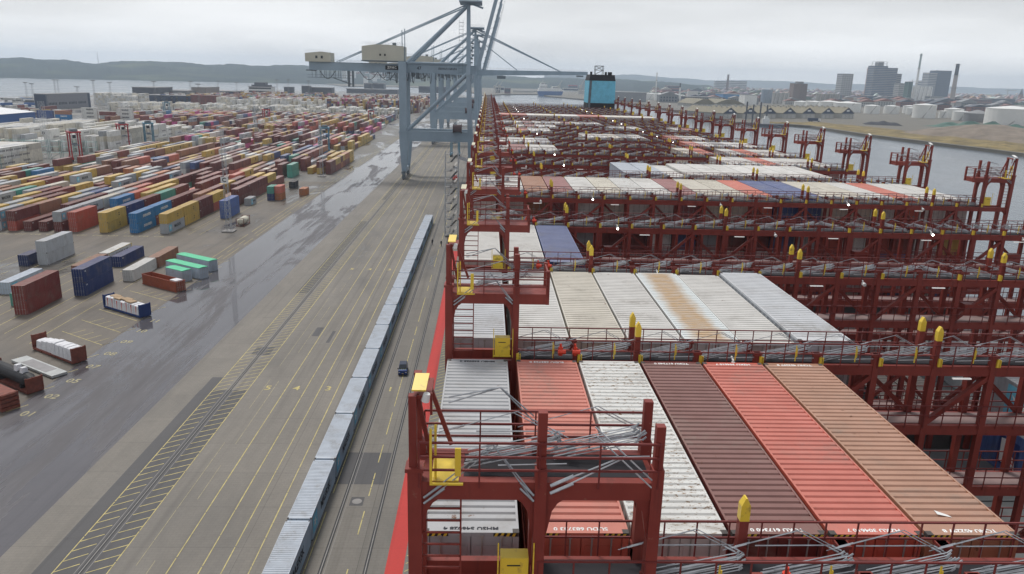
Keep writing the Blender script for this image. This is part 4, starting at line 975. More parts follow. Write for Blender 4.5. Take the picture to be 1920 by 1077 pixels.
cx, cyy = slant(-66.4, 104.3); r_ = empty('cylinder_cargo', (cx, cyy, .5), ANG, 'long black cylinder with white wrapped fittings lying on a flat rack', 'cargo')
b = MB(); b.tube((0, 1.6, 1.2), (0, 11.4, 1.2), 1.0, 20); b.tube((0, .5, 1.2), (0, 1.6, 1.2), .65, 20, 0, 1.0); b.box(-1.0, 2, 0, 1.0, 2.4, .6); b.box(-1.0, 8, 0, 1.0, 8.4, .6); obj('cylinder_body', b.mesh('cylinder_body', m_black), r_)
for y0, z0 in ((2.2, 2.0), (3.8, 2.1)): b = MB(); b.hexa([(-.45, y0, z0), (.45, y0, z0), (.45, y0+.8, z0), (-.45, y0+.8, z0), (-.3, y0+.1, z0+.9), (.35, y0, z0+.95), (.3, y0+.7, z0+.9), (-.35, y0+.8, z0+.85)]); obj('wrapped_fitting', b.mesh('wrapped_fitting', m_wrap), r_)
for k in range(4):
    cx, cyy = slant(-66.4, 98.3); r_ = empty('folded_flat_rack', (cx, cyy, .62*k), ANG, f'folded red-brown flat rack, {ORD[k+1]} from the ground in the pile at the left edge', 'flat rack', 'pile of folded flat racks')
    b = MB(); b.box(-1.2, 0, .05, 1.2, 12, .5); b.box(-1.1, .2, .5, 1.1, 4.8, .56); b.box(-1.1, 7, .5, 1.1, 11.8, .56); obj('platform', b.mesh('platform', m_rackred), r_)
    for x0 in (-1.22, 1.02): b = MB(); b.box(x0, -.03, .05, x0+.2, .15, .6); obj('corner_post', b.mesh('corner_post', m_rackred), r_)
# open-top box
cx, cyy = slant(-66.2, 158.7); r_ = empty('open_top_container', (cx, cyy, 0), ANG, 'orange-red open-top container with a small white box standing inside its near end', 'container')
b = MB()
for k in range(22):
    a = .1+12.0*k/22
    for sx in (-1, 1): b.hexa([(sx*1.14, a, .15), (sx*1.2, a+.12, .15), (sx*1.2, a+.4, .15), (sx*1.14, a+.52, .15), (sx*1.14, a, 2.2), (sx*1.2, a+.12, 2.2), (sx*1.2, a+.4, 2.2), (sx*1.14, a+.52, 2.2)] if sx > 0 else [(-1.14, a, .15), (-1.14, a+.52, .15), (-1.2, a+.4, .15), (-1.2, a+.12, .15), (-1.14, a, 2.2), (-1.14, a+.52, 2.2), (-1.2, a+.4, 2.2), (-1.2, a+.12, 2.2)])
m_or = plain('orange_red_paint', (.30, .075, .035), .5)
for sx in (-1, 1): x0, x1 = sorted((sx*1.22, sx*1.1)); b.box(x0, 0, 2.2, x1, 12.19, 2.34); b.box(x0, 0, 0, x1, 12.19, .16); b.box(*sorted((sx*1.10, sx*1.15))[:1], .1, .15, *sorted((sx*1.10, sx*1.15))[1:], 12.1, 2.2)
b.box(-1.1, 0, 2.2, 1.1, .12, 2.34); b.box(-1.1, 12.07, 2.2, 1.1, 12.19, 2.34); b.box(-1.1, 12.05, .1, 1.1, 12.12, 2.2); b.box(-1.1, .1, .1, 1.1, 12.1, .16)
obj('box_wall', b.mesh('box_wall', m_or), r_); d = obj('door', door_mesh(2.34), r_, color=(.30, .075, .035))
b = MB(); b.box(-.8, .5, 0, .9, 2.6, 2.3); obj('packing_box', b.mesh('packing_box', m_wrap), None, (cx, cyy, .16), ANG, label='small white box standing inside the open-top container', cat='box')
# green-roofed boxes
m_green = plain('mint_green_tarpaulin', (.09, .52, .28), .45, 0, .08)
for x, y, Lc, lab, ltr in ((-64.7, 171.0, 12.19, 'green-roofed grey container nearest the open-top box, long', 1), (-64.9, 177.9, 12.19, 'green-roofed grey container farthest back of the three', 0), (-67.3, 168.3-2.6, 6.06, 'short green-roofed grey container behind the open-top box', 0)):
    if Lc < 7: x, y = -67.4, 168.2
    cx, cyy = slant(x-.7, y-1.0); o = container(cx, cyy, 0, 'bluegrey', Lc=Lc, rz=ANG, label=lab, group='green-roofed containers', tint=1.1)
    b = MB(); b.prism([(-1.24, 2.52), (-1.24, 2.62), (0, 2.74), (1.24, 2.62), (1.24, 2.52)], -.02, Lc+.02); obj('tarpaulin_roof', b.mesh('tarpaulin_roof', m_green), o)
    if ltr: obj('lettering', text_mesh('MAERSK', 1.3, m_lettb, 1.05, .02), o, (-1.225, 5.2, 1.4), rot=(R(90), 0, R(-90)))
# tank container
r_ = empty('tank_container', (-75.7, 232.6, 0), 0, 'white tank container in a frame beside the lettered lattice mast', 'tank container')
b = MB(); b.tube((0, .6, 1.35), (0, 5.5, 1.35), 1.12, 20); b.tube((0, .2, 1.35), (0, .6, 1.35), .7, 20, 0, 1.12); b.tube((0, 5.5, 1.35), (0, 5.9, 1.35), 1.12, 20, 0, .7); obj('tank_shell', b.mesh('tank_shell', plain('off_white_tank', (.58, .55, .45)), True), r_)
b = MB()
for y0 in (0, 5.95):
    for x in (-1.15, 1.15): b.box(x-.07, y0, 0, x+.07, y0+.12, 2.5)
    b.box(-1.15, y0, 0, 1.15, y0+.12, .15); b.box(-1.15, y0, 2.38, 1.15, y0+.12, 2.5); b.bar((-1.1, y0+.06, .1), (-.4, y0+.06, 1.0), .1); b.bar((1.1, y0+.06, .1), (.4, y0+.06, 1.0), .1)
for x in (-1.15, 1.15): b.box(x-.06, .1, .02, x+.06, 5.95, .14)
obj('tank_frame', b.mesh('tank_frame', m_rackred), r_)

# ------------------------------------------------------------------ lattice masts with letter boards, light masts
def mast(x, y, h, label, letter=None, w_=.7, grp='lattice masts of the yard', lamps=0, m=m_galv):
    r_ = empty('lattice_mast', (x, y, 0), 0, label, 'mast', grp); b = MB(); n = int(h/1.6)
    for sx in (-1, 1):
        for sy in (-1, 1): b.tube((sx*w_, sy*w_, 0), (sx*w_*.55, sy*w_*.55, h), .055, 4)
    for k in range(n):
        z0, z1 = h*k/n, h*(k+1)/n; f0, f1 = w_*(1-.45*z0/h), w_*(1-.45*z1/h)
        for a, c in (((-f0, -f0, z0), (f1, -f1, z1)), ((f0, -f0, z0), (f1, f1, z1)), ((f0, f0, z0), (-f1, f1, z1)), ((-f0, f0, z0), (-f1, -f1, z1))): b.bar(a, c, .05)
        b.bar((-f1, -f1, z1), (f1, -f1, z1), .05); b.bar((f1, -f1, z1), (f1, f1, z1), .05)
    obj('mast_lattice', b.mesh('mast_lattice', m), r_)
    if letter:
        b = MB(); b.box(-1.1, -.9, h*.0+14.5, 1.1, -.8, 16.4); s_ = obj('letter_board', b.mesh('letter_board', m_white), r_); obj('letter', text_mesh(letter, 1.7, m_lettb, 1, .05), s_, (-.1, -.92, 15.45), rot=(R(90), 0, 0))
        b = MB(); b.box(-1.7, -1.7, 0, 1.7, 1.7, .35); obj('mast_base', b.mesh('mast_base', m_steel), r_)
    if lamps:
        b = MB(); b.box(-3, -.2, h, 3, .2, h+.3)
        for k in range(6): b.box(-2.9+1.05*k, -.5, h-.6, -2.3+1.05*k, .3, h)
        obj('lamp_frame', b.mesh('lamp_frame', m), r_)
    return r_
mast(-76.4, 224.5, 30, 'lattice mast with letter C board beside the white tank container', 'C')
mast(-76.0, 353.2, 28, 'lattice mast with letter D board near the quay road', 'D')
mast(-209, 371, 30, 'lattice mast with letter board left of the container rows, near a red straddle carrier', 'D', 1.6)
mast(-147, 495, 28, 'lattice mast with letter board among the far container rows', 'E')
for i, (px, pt, Y) in enumerate(((47, 155, 1100), (59, 157, 1050), (101, 150, 1100), (107, 150, 1150), (174, 151, 1000), (205, 155, 1000), (144, 163, 950), (288, 153, 1000), (356, 153, 1100), (408, 152, 1250), (371, 158, 900), (443, 155, 1150), (519, 150, 1200), (540, 150, 1250), (578, 152, 1150))):
    x, y, z = at(px, pt, Y); mast(x, Y, z, f'tall light mast against the bay, {ORD[i+1]} from the left', None, 1.1, 'tall light masts of the terminal', 1, m_steel)

# ------------------------------------------------------------------ gangway stair tower by the ship
r_ = empty('stair_tower', (-10.3, 224.5, 0), 0, 'grey scaffold stair tower on the quay beside the ship', 'stair tower')
b = MB()
for x in (-1.9, 1.9):
    for y in (-1.6, 1.6): b.box(x-.09, y-.09, 0, x+.09, y+.09, 25)
obj('corner_column', b.mesh('corner_column', m_galv), r_)
for k in range(11):
    z = .3+2.4*k; b = MB(); b.box(-1.9, -1.6, z, -.6, 1.6, z+.08); obj('landing', b.mesh('landing', m_steel), r_)
    if k < 10: b = MB(); s = 1 if k % 2 else -1; b.bar((-.3, s*1.4, z), (1.5, -s*1.4, z+2.4), .7, .1); obj('stair_flight', b.mesh('stair_flight', m_steel), r_)
    obj('landing_railing', rail_mesh(z, -1.9, 1.9, ys=(-1.6, 1.6), hh=(.5, 1.0), n=3).mesh('landing_railing', m_galv), r_)
b = MB(); b.bar((1.9, 0, 23.5), (8.4, 0, 21.4), .12, .9); b.bar((1.9, -.5, 24.6), (8.4, -.5, 22.5), .05); b.bar((1.9, .5, 24.6), (8.4, .5, 22.5), .05); obj('gangway', b.mesh('gangway', m_galv), r_)
r_ = empty('aerial_lift', (-14.5, 352, 0), 0, 'small orange lift basket machine parked on the quay near the stair tower', 'lift')
b = MB(); b.box(-1.1, -2, .4, 1.1, 1.6, 1.3); b.box(-.8, -1.4, 1.3, .8, .2, 2.2); obj('lift_body', b.mesh('lift_body', m_orange), r_)
for sx in (-1, 1):
    for y0 in (-1.3, 1.1): b = MB(); b.tube((sx*1.1-.18, y0, .45), (sx*1.1+.18, y0, .45), .45, 10); obj('wheel', b.mesh('wheel', m_black), r_)
b = MB(); b.bar((0, -1, 2), (0, 3, 5), .25); b.box(-.6, 3, 4.7, .6, 4, 5.8); obj('lift_arm', b.mesh('lift_arm', m_galv), r_)

# ------------------------------------------------------------------ the blue utility vehicle
r_ = empty('utility_vehicle', (-12.9, 113.4, 0), R(3), 'small dark blue van with yellow-green chequered bonnet facing the camera on the quay', 'van'); r_.scale = (.80, .70, .78)
m_vblue = plain('van_blue', (.012, .04, .17), .3); m_hiv = plain('hi_vis_yellow', (.62, .70, .10), .4)
b = MB(); b.prism([(-.85, .35), (-.88, .95), (-.8, 1.15), (.8, 1.15), (.88, .95), (.85, .35)], -.0, 1.2); b.hexa([(-.85, 1.2, .35), (.85, 1.2, .35), (.85, 4.5, .35), (-.85, 4.5, .35), (-.85, 1.2, 1.25), (.85, 1.2, 1.25), (.85, 4.5, 1.25), (-.85, 4.5, 1.25)]); obj('van_body', b.mesh('van_body', m_vblue), r_)
b = MB(); b.hexa([(-.84, 1.0, 1.2), (.84, 1.0, 1.2), (.84, 4.45, 1.2), (-.84, 4.45, 1.2), (-.7, 1.75, 1.85), (.7, 1.75, 1.85), (.72, 4.3, 1.85), (-.72, 4.3, 1.85)]); obj('van_cabin', b.mesh('van_cabin', m_glass), r_)
b = MB(); b.box(-.66, 1.9, 1.85, .66, 4.2, 1.9); obj('van_roof', b.mesh('van_roof', plain('van_roof_dark', (.03, .04, .07))), r_)
for k in range(4):
    b = MB(); b.box(-.72+.38*k, .9, 1.155, -.50+.38*k, 1.18, 1.17); obj('chequer', b.mesh('chequer', m_hiv), r_)
b = MB(); b.box(-.18, -.03, .5, .18, 0, .62); obj('number_plate', b.mesh('number_plate', m_yel), r_)
for sx in (-1, 1):
    b = MB(); b.box(sx*.65-.14, -.02, .72, sx*.65+.14, .02, .88); obj('headlight', b.mesh('headlight', m_white), r_)
    for y0 in (.75, 3.6): b = MB(); b.tube((sx*.8-.12, y0, .33), (sx*.8+.12, y0, .33), .33, 12); obj('wheel', b.mesh('wheel', m_black), r_)
    b = MB(); b.box(sx*.98-.1, 1.2, 1.15, sx*.98+.1, 1.3, 1.35); obj('mirror', b.mesh('mirror', m_black), r_)

# ------------------------------------------------------------------ people
def person(x, y, rz, label, stride=.28, coat=(.02, .02, .025)):
    J = dict(pel=(0, 0, .95), chest=(0, -.02, 1.32), neck=(0, -.02, 1.50), head=(0, -.03, 1.66), crown=(0, -.03, 1.76))
    ed = [('pel', 'chest'), ('chest', 'neck'), ('neck', 'head'), ('head', 'crown')]; rad = dict(pel=(.15, .11), chest=(.18, .12), neck=(.06, .06), head=(.085, .1), crown=(.07, .08))
    for s, n in ((-1, 'l'), (1, 'r')):
        f = -s*stride
        J.update({n+'hip': (s*.09, 0, .88), n+'kn': (s*.10, f*.55-.03, .49), n+'an': (s*.10, f, .09), n+'to': (s*.11, f-.17, .04), n+'sh': (s*.19, -.02, 1.42), n+'el': (s*.25, -f*.3, 1.14), n+'wr': (s*.25, -f*.6-.06, .90), n+'ha': (s*.25, -f*.7-.08, .80)})
        ed += [('pel', n+'hip'), (n+'hip', n+'kn'), (n+'kn', n+'an'), (n+'an', n+'to'), ('chest', n+'sh'), (n+'sh', n+'el'), (n+'el', n+'wr'), (n+'wr', n+'ha')]
        rad.update({n+'hip': (.1, .1), n+'kn': (.065, .065), n+'an': (.045, .045), n+'to': (.04, .03), n+'sh': (.07, .07), n+'el': (.05, .05), n+'wr': (.035, .035), n+'ha': (.04, .025)})
    ks = list(J); me = bpy.data.meshes.new('person'); me.from_pydata([J[k] for k in ks], [(ks.index(a), ks.index(c)) for a, c in ed], [])
    o = obj('person', me, None, (x, y, 0), rz, label=label, cat='person'); md = o.modifiers.new('skin', 'SKIN'); md.use_smooth_shade = True
    for i, k in enumerate(ks): me.skin_vertices[0].data[i].radius = rad[k]
    me.skin_vertices[0].data[0].use_root = True; o.modifiers.new('sub', 'SUBSURF').levels = 1; o.modifiers['sub'].render_levels = 1
    me.materials.append(plain('dark_work_clothes', coat, .7)); dg = bpy.context.evaluated_depsgraph_get(); nm = bpy.data.meshes.new_from_object(o.evaluated_get(dg)); o.modifiers.clear(); o.data = nm
    b = MB(); b.tube((0, -.03, 1.69), (0, -.03, 1.80), .105, 10, 0, .06); obj('hard_hat', b.mesh('hard_hat', m_white if x > -14 else m_black), o)
    return o
person(-15.1, 211.2, R(12), 'person in dark clothes walking on the quay, nearer the row of grey containers')
person(-12.5, 209.6, R(-8), 'person in dark clothes standing on the quay, nearer the ship', .12)

# ------------------------------------------------------------------ far shores, hills
m_forest = None
def forest_mat(name, a, c_):
    t = MT(name, .9, 0, .1); n = t.noise(t.coord('World', (.012, .012, .02)), 1., 6, .7); n2 = t.noise(t.coord('World', (.002, .002, .002)), 1., 3, .5)
    c = t.mix(t.rng(n, .35, .65), a, c_); c = t.mix(t.rng(n2, .55, .7, 0, .5), c, (.16, .18, .09)); return t.out(c, bump=n, bs=.6, bd=8)
m_forest = forest_mat('forest_canopy', (.020, .036, .040), (.045, .062, .055))
def ridge(name, prof, depth=1.45, rows=9, m=None, seed=1, amp=6):
    """prof: photo columns (x, y of the shore line, y of the skyline); the land rises from its shore to a ridge farther back"""
    q = random.Random(seed); b = MB(); cols = []; ph = [q.uniform(0, 6) for _ in range(6)]
    for (xa, ba, ta), (xb, bb_, tb) in zip(prof, prof[1:]):
        n = max(2, int((xb-xa)/7))
        for i in range(n): s = i/n; cols.append((xa+(xb-xa)*s, ba+(bb_-ba)*s, ta+(tb-ta)*s))
    cols.append(prof[-1]); grid = []
    for j, (x, yb, yt) in enumerate(cols):
        bx, by = gr(x, yb, 0); d = ray(x, yt); col = []
        tz = CAM_Z+d.z*(by*depth/d.y)
        for r_ in range(rows+1):
            s = r_/rows; f = 1+(depth-1)*s; prof_ = math.sin(min(s*1.25, 1)*math.pi/2)**1.15
            z = tz*prof_*(1 if s < .8 else 1-.25*(s-.8))+amp*math.sin(j*.45+ph[0]+r_)*prof_*.5+q.uniform(-1, 1)*amp*.35*prof_
            col.append((bx*f, by*f, z if r_ else -4))
        grid.append(col)
    for a, c in zip(grid, grid[1:]):
        for r_ in range(rows): b.quad(a[r_], c[r_], c[r_+1], a[r_+1])
    return obj(name, b.mesh(name, m or m_forest, True), kind='structure')
ridge('hills', [(-260, 138, 103), (-100, 141, 107), (0, 145, 111), (50, 146, 110), (100, 147, 113), (180, 148.5, 119), (284, 150.5, 115), (334, 151.5, 118.5), (400, 153, 122), (470, 154.5, 123.5), (560, 156, 124), (640, 158, 127), (760, 161, 131), (860, 165, 138)], 1.4, seed=3, amp=8)
ridge('hills', [(700, 159.5, 131), (860, 164.5, 137), (940, 166, 143), (1010, 167.5, 146), (1110, 170, 148), (1180, 172, 150), (1240, 175, 154), (1330, 177, 161)], 1.5, seed=5, amp=6)
ridge('hills', [(1020, 158, 142), (1180, 160, 141), (1240, 162, 145), (1320, 163, 151), (1450, 166, 152), (1560, 168, 158), (1700, 172, 160), (1800, 174, 164), (1920, 178, 168), (2080, 182, 172)], 1.5, seed=9, amp=9)
land('far_shore_ground', [gr(x, y) for x, y in ((640, 161), (780, 163.5), (870, 170), (908, 179), (943, 176.7), (1007, 176.7), (1035, 181), (1103, 187), (1200, 196), (1300, 212), (1382, 229), (1476, 233), (1520, 236), (1570, 244), (1624, 252), (1749, 267), (1850, 279), (1920, 288), (2150, 325))]+[(1500, 300), (14000, 2000), (14000, 12500), (-2500, 12500)][0:3]+[(1500, 12500), (-900, 4000)], 0., g_land)
m_grass = plain('dry_shore_grass', (.19, .145, .06), .9, 0, .45, .06)
# grass strip on the shore, heaps of gravel
b = MB(); sh = [gr(x, y) for x, y in ((1430, 231.5), (1476, 232.5), (1520, 235.3), (1570, 243), (1624, 251), (1749, 266), (1850, 278), (1920, 287), (2150, 323))]
inn = [gr(x, y) for x, y in ((1470, 231), (1500, 231), (1540, 231), (1590, 235), (1650, 240), (1770, 254), (1850, 262), (1920, 270), (2150, 300))]
q = random.Random(2)
pts = []
for (a, c), (a2, c2) in zip(zip(sh, inn), zip(sh[1:], inn[1:])):
    for i in range(6):
        s = i/6; A = Vector(a).lerp(Vector(a2), s); Bq = Vector(c).lerp(Vector(c2), s); pts.append([(*A.lerp(Bq, t_), .1+(.0 if t_ in (0, 1) else q.uniform(.4, 1.8))) for t_ in (0, .2, .4, .6, .8, 1)])
for c0, c1 in zip(pts, pts[1:]):
    for r_ in range(5): b.quad(c0[r_], c1[r_], c1[r_+1], c0[r_+1])
obj('shore_grass', b.mesh('shore_grass', m_grass), kind='stuff', label='rough dry grass along the shore of the opposite bank', cat='grass')
b = MB()
for a, c in zip(sh, sh[1:]): 
    d = (Vector(c)-Vector(a)).normalized(); n = Vector((d.y, -d.x))*-3.0
    b.quad((*a, .05), (a[0]+n.x*-1, a[1]+n.y*-1, -3), (c[0]-n.x, c[1]-n.y, -3), (*c, .05))
obj('shore_path', b.mesh('shore_stones', plain('pale_shore_stones', (.30, .29, .26), .8, 0, .3, .3)), kind='structure')
def heap(name, x0, x1, yb, yt, yback, m, label, cat='heap', peaks=3, seed=1, depth=60, amp=.25):
    """a heap seen between photo columns x0..x1, standing where row yb meets the ground"""
    q = random.Random(seed); (ax, ay), (bx, by) = gr(x0, yb), gr(x1, yback); A, Bq = Vector((ax, ay)), Vector((bx, by)); d = (Bq-A); n = Vector((-d.y, d.x)).normalized()
    if n.y < 0: n = -n
    xm = (x0+x1)/2; ym = (yb+yback)/2; H = abs(ym-yt)*(gr(xm, ym)[1])/F_PX*1.02; NX, NY = 26, 9; b = MB(); g = []
    ph = [q.uniform(0, 6) for _ in range(4)]
    for i in range(NX+1):
        s = i/NX; row = []
        for j in range(NY+1):
            t = j/NY; e = math.sin(math.pi*s)**.6*math.sin(math.pi*t)**.8 if 0 < s < 1 and 0 < t < 1 else 0
            z = H*e*(1-amp+amp*math.sin(s*peaks*6.28+ph[0])*math.cos(t*4+ph[1]))+q.uniform(-.04, .04)*H*e
            p = A+d*s+n*depth*t; row.append((p.x, p.y, max(z, 0)+.02))
        g.append(row)
    for a, c in zip(g, g[1:]):
        for r_ in range(NY): b.quad(a[r_], c[r_], c[r_+1], a[r_+1])
    return obj(name, b.mesh(name, m, True), label=label, cat=cat)
m_gravel = plain('brown_gravel', (.20, .165, .13), .9, 0, .25, .08); m_coal = plain('black_coal', (.03, .03, .035), .8); m_greent = plain('dark_green_cover', (.05, .115, .085), .6, 0, .3, .1); m_greyg = plain('grey_gravel', (.17, .17, .165), .9, 0, .2, .1)
heap('gravel_heap', 1668, 1935, 250, 236, 272, m_gravel, 'long brown gravel heap behind the grassy shore', seed=4, depth=110, peaks=1, amp=.12)
heap('covered_heap', 1728, 1940, 236, 228, 252, m_greent, 'long dark green covered heap between the gravel and the white tanks', seed=5, depth=50, peaks=5, amp=.4)
heap('coal_heap', 1622, 1695, 234, 228, 237, m_coal, 'low black heap left of the brown gravel heap', seed=6, depth=40)
for i, (x0, x1, yb, yt) in enumerate(((1310, 1346, 211, 199), (1350, 1376, 218, 210), (1366, 1412, 221, 206), (1418, 1452, 221, 210), (1456, 1476, 221, 214))):
    heap('grey_heap', x0, x1, yb, yt, yb+1, m_greyg, f'grey gravel cone at the quay before the gabled sheds, {ORD[i+1]} from the left', seed=i+11, depth=35, peaks=1, amp=.05)

m_tank = plain('tank_white', (.72, .72, .69), .5, 0, .06, .05); m_conc = plain('silo_concrete', (.36, .35, .32), .7, 0, .12, .05); m_brick = plain('brick_red', (.22, .10, .075), .7, 0, .2, .05)
m_bldg = plain('pale_building', (.46, .45, .42), .6, 0, .1, .03); m_dkb = plain('dark_building', (.07, .075, .09), .5, 0, .2, .05); m_blueb = plain('blue_glass', (.05, .085, .15), .25, 0, .2, .04); m_grb = plain('grey_building', (.22, .22, .22), .6, 0, .15, .04)
m_win = plain('window_band', (.05, .06, .08), .2); m_tan = plain('shed_roof_tan', (.20, .175, .115), .7, 0, .12, .05); m_navy = plain('shed_gable_navy', (.035, .05, .09), .6)
def pxw(x0, x1, Y): return abs(at(x1, 180, Y)[0]-at(x0, 180, Y)[0])
def tank(x0, x1, yt, yb, label, m=m_tank, cone=.12, n=28, g_='white storage tanks on the far bank', yg=None):
    xm = (x0+x1)/2; X, Y = gr(xm, yg or yb); w_ = pxw(x0, x1, Y)/2; Y += w_*.9; z = at(xm, yt, Y-w_)[2]; z = max(z, 3); c = w_*cone
    r_ = empty('storage_tank', (X, Y, 0), 0, label, 'tank', g_)
    b = MB(); b.tube((0, 0, 0), (0, 0, z-c), w_, n); b.tube((0, 0, z-c-.5), (0, 0, z-c-.1), w_+.25, n); b.tube((0, 0, (z-c)*.5), (0, 0, (z-c)*.5+.3), w_+.15, n); obj('tank_shell', b.mesh('tank_shell', m), r_)
    b = MB(); b.tube((0, 0, z-c), (0, 0, z), w_+.1, n, 0, w_*.06); obj('tank_roof', b.mesh('tank_roof', m), r_)
    b = MB(); b.bar((-w_*.6, -w_*.85, 0), (w_*.1, -w_*1.01, z-c), 1.0, .6); obj('stair', b.mesh('tank_stair', m_steel), r_)
    return r_
for i, (x0, x1, yt, yb, nm) in enumerate(((1626, 1653, 197, 214, 'first small white tank right of the gabled sheds'), (1663, 1690, 198, 214, 'second small white tank right of the gabled sheds'), (1698, 1721, 198, 213, 'third small white tank right of the gabled sheds'),
        (1703, 1722, 202, 215.5, 'squat white tank against the big white one'), (1721, 1761, 195, 222.5, 'big white tank in the middle of the tank farm'), (1763, 1777, 208, 222, 'narrow white tank right of the big one'), (1779, 1812, 203, 222, 'white tank with faint stripes left of the grey one'),
        (1793, 1821, 208, 227, 'white tank partly behind the grey round one'), (1864, 1877, 209.5, 226, 'small white-topped tank between the grey and the largest tank'), (1875, 1962, 200, 236, 'largest white tank at the right edge'),
        (1493, 1520, 189.5, 205, 'flat white tank behind the sheds, leftmost'), (1516, 1546, 189.5, 207, 'flat white tank behind the sheds, next to the leftmost'), (1542, 1580, 189, 209, 'flat white tank behind the sheds, middle'), (1572, 1621, 191, 211, 'flat white tank behind the sheds, rightmost'),
        (1212, 1232, 174.5, 188, 'white tank beside the long grey shed on the far quay'), (1229, 1249, 175, 189, 'off-white tank in the far left tank group, second'), (1247, 1262, 175, 190, 'off-white tank in the far left tank group, third'), (1260, 1274, 176, 190, 'off-white tank in the far left tank group, fourth'), (1272, 1285, 178, 191, 'off-white tank in the far left tank group, last'))):
    tank(x0, x1, yt, yb, nm)
t = tank(1820, 1866, 207, 230, 'large grey clad round tank with a dark wheel mark', m_grb, .28)
b = MB(); b.tube((-3, -33, 16), (-3, -34.2, 16), 3.6, 20); obj('wheel_mark', b.mesh('wheel_mark', m_navy), t)
for i in range(5): tank(1530+8.6*i, 1539.6+8.6*i, 176, 200, f'grey concrete silo behind the flat tanks, {ORD[i+1]} from the left', m_conc, .08, 16, 'grey concrete silos', yg=198)
for i in range(4): tank(1448+7.6*i, 1456.4+7.6*i, 174, 200, f'pale concrete silo left of the brown tower, {ORD[i+1]} from the left', m_bldg, .08, 16, 'pale concrete silos', yg=195)
tank(1429, 1449, 167.5, 200, 'tall blue-grey silo left of the pale silos', plain('blue_silo', (.25, .30, .36)), .08, 20, 'grey concrete silos', yg=194)
for i in range(5): tank(1709+7.2*i, 1717+7.2*i, 162, 196, f'tall white silo of the big group before the blue tower, {ORD[i+1]} from the left', m_tank, .04, 16, 'tall white silos', yg=194.5)

def block(name, x0, x1, yt, Y, m, label, depth=30, floors=0, cat='building', wm=None, group=None, parts=None, zb=0, gaps=0):
    """a block between photo columns x0..x1 at distance Y whose top shows at row yt"""
    xm = (x0+x1)/2; X = at(xm, 180, Y)[0]; w_ = pxw(x0, x1, Y)/2; z = at(xm, yt, Y)[2]
    r_ = empty(name, (X, Y, zb), 0, label, cat, group)
    b = MB(); b.box(-w_, 0, -zb, w_, depth, z-zb); obj('wall', b.mesh('wall', m), r_)
    b = MB(); b.box(-w_-.4, -.4, z-zb, w_+.4, depth+.4, z-zb+.9); obj('roof', b.mesh('roof', m_grb), r_)
    for f in range(floors):
        zz = (z-zb)*(f+.35)/floors; hh = (z-zb)/floors*.5; b = MB()
        if gaps:
            for k in range(gaps): xa = -w_+2*w_*(k+.2)/gaps; b.box(xa, -.12, zz, xa+2*w_*.6/gaps, 0, zz+hh)
        else: b.box(-w_+.6, -.12, zz, w_-.6, 0, zz+hh)
        b.box(-w_-.12, 1, zz, -w_, depth-1, zz+hh)
        obj('window_band', b.mesh('window_band', wm or m_win), r_)
    return r_
block('high_rise', 1574, 1595, 139, 2700, m_bldg, 'narrow pale patterned tower left of the red tower crane', 40, 14, gaps=5)
t = block('high_rise', 1632, 1657, 124, 2600, m_grb, 'widest grey glass tower under construction with open frame on top', 45, 20, wm=m_blueb)
w_ = pxw(1632, 1657, 2600)/2; z = at(1645, 124, 2600)[2]; b = MB()
for x in (-w_*.8, -w_*.3, w_*.3, w_*.8):
    for y in (1, 30): b.bar((x, y, z), (x, y, z+14), 1.2)
for h in (7, 14):
    for y in (1, 30): b.bar((-w_*.8, y, z+h), (w_*.8, y, z+h), 1.0)
b.box(-w_*.35, 5, z, w_*.35, 28, z+12); obj('open_frame', b.mesh('open_frame', m_grb), t)
block('high_rise', 1656, 1676, 128, 2610, m_grb, 'right half of the construction tower, slightly lower', 45, 19, wm=m_blueb)
block('high_rise', 1676, 1685, 139, 2630, m_grb, 'small stepped tower right of the construction tower', 40, 15, wm=m_win)
block('high_rise', 1736, 1751, 137, 2900, m_blueb, 'lower left part of the dark blue office tower', 45, 17, wm=m_bldg)
block('high_rise', 1750, 1777, 133, 2900, m_blueb, 'taller right part of the dark blue office tower', 50, 18, wm=m_win)
block('high_rise', 1724, 1736, 152, 3000, m_blueb, 'low blue block peeping behind the white silos', 40, 10, wm=m_bldg)
block('high_rise', 1486, 1499, 157, 1950, plain('brown_panels', (.20, .15, .13)), 'left half of the brown tower beside the pale silos', 26, 0)
block('high_rise', 1497, 1512, 158, 1952, plain('brown_panels2', (.17, .13, .115)), 'right half of the brown tower beside the pale silos', 26, 0)
block('high_rise', 1493, 1504, 154, 1955, m_grb, 'roof house on the brown tower beside the pale silos', 18, 0)
block('apartment_block', 1683, 1701, 157, 2350, m_bldg, 'pale balconied block right of the construction tower', 30, 10, gaps=8)
block('slab_tower', 1701, 1708, 154, 2300, plain('dark_green_clad', (.05, .10, .085)), 'thin dark green slab beside the white silos', 25, 0)
block('office_building', 1628, 1656, 181, 2250, m_blueb, 'low dark blue building at the foot of the construction tower', 40, 5)
block('office_building', 1655, 1686, 182, 2250, m_bldg, 'low white building with window bands at the foot of the construction tower', 40, 4)
block('office_building', 1745, 1770, 182, 2300, m_bldg, 'low white building with square windows before the blue tower', 30, 4, gaps=6)
block('warehouse', 1810, 1862, 187, 2350, m_brick, 'long low red brick building behind the tank farm', 60, 2, gaps=12)
block('warehouse', 1860, 1905, 186, 2500, m_dkb, 'dark low building near the right edge behind the tanks', 60, 2)
block('warehouse', 1356, 1398, 177.5, 2000, plain('bright_blue_roof', (.06, .20, .42)), 'bright blue shed behind the tan sheds', 70, 0)
block('warehouse', 1397, 1420, 179, 1750, m_tank, 'pale cubic building behind the gabled sheds', 40, 0)
block('apartment_block', 1339, 1362, 152.5, 4600, m_bldg, 'long pale apartment block on the horizon, left part', 30, 6)
block('apartment_block', 1366, 1398, 152.5, 4600, m_bldg, 'long pale apartment block on the horizon, right part', 30, 6)
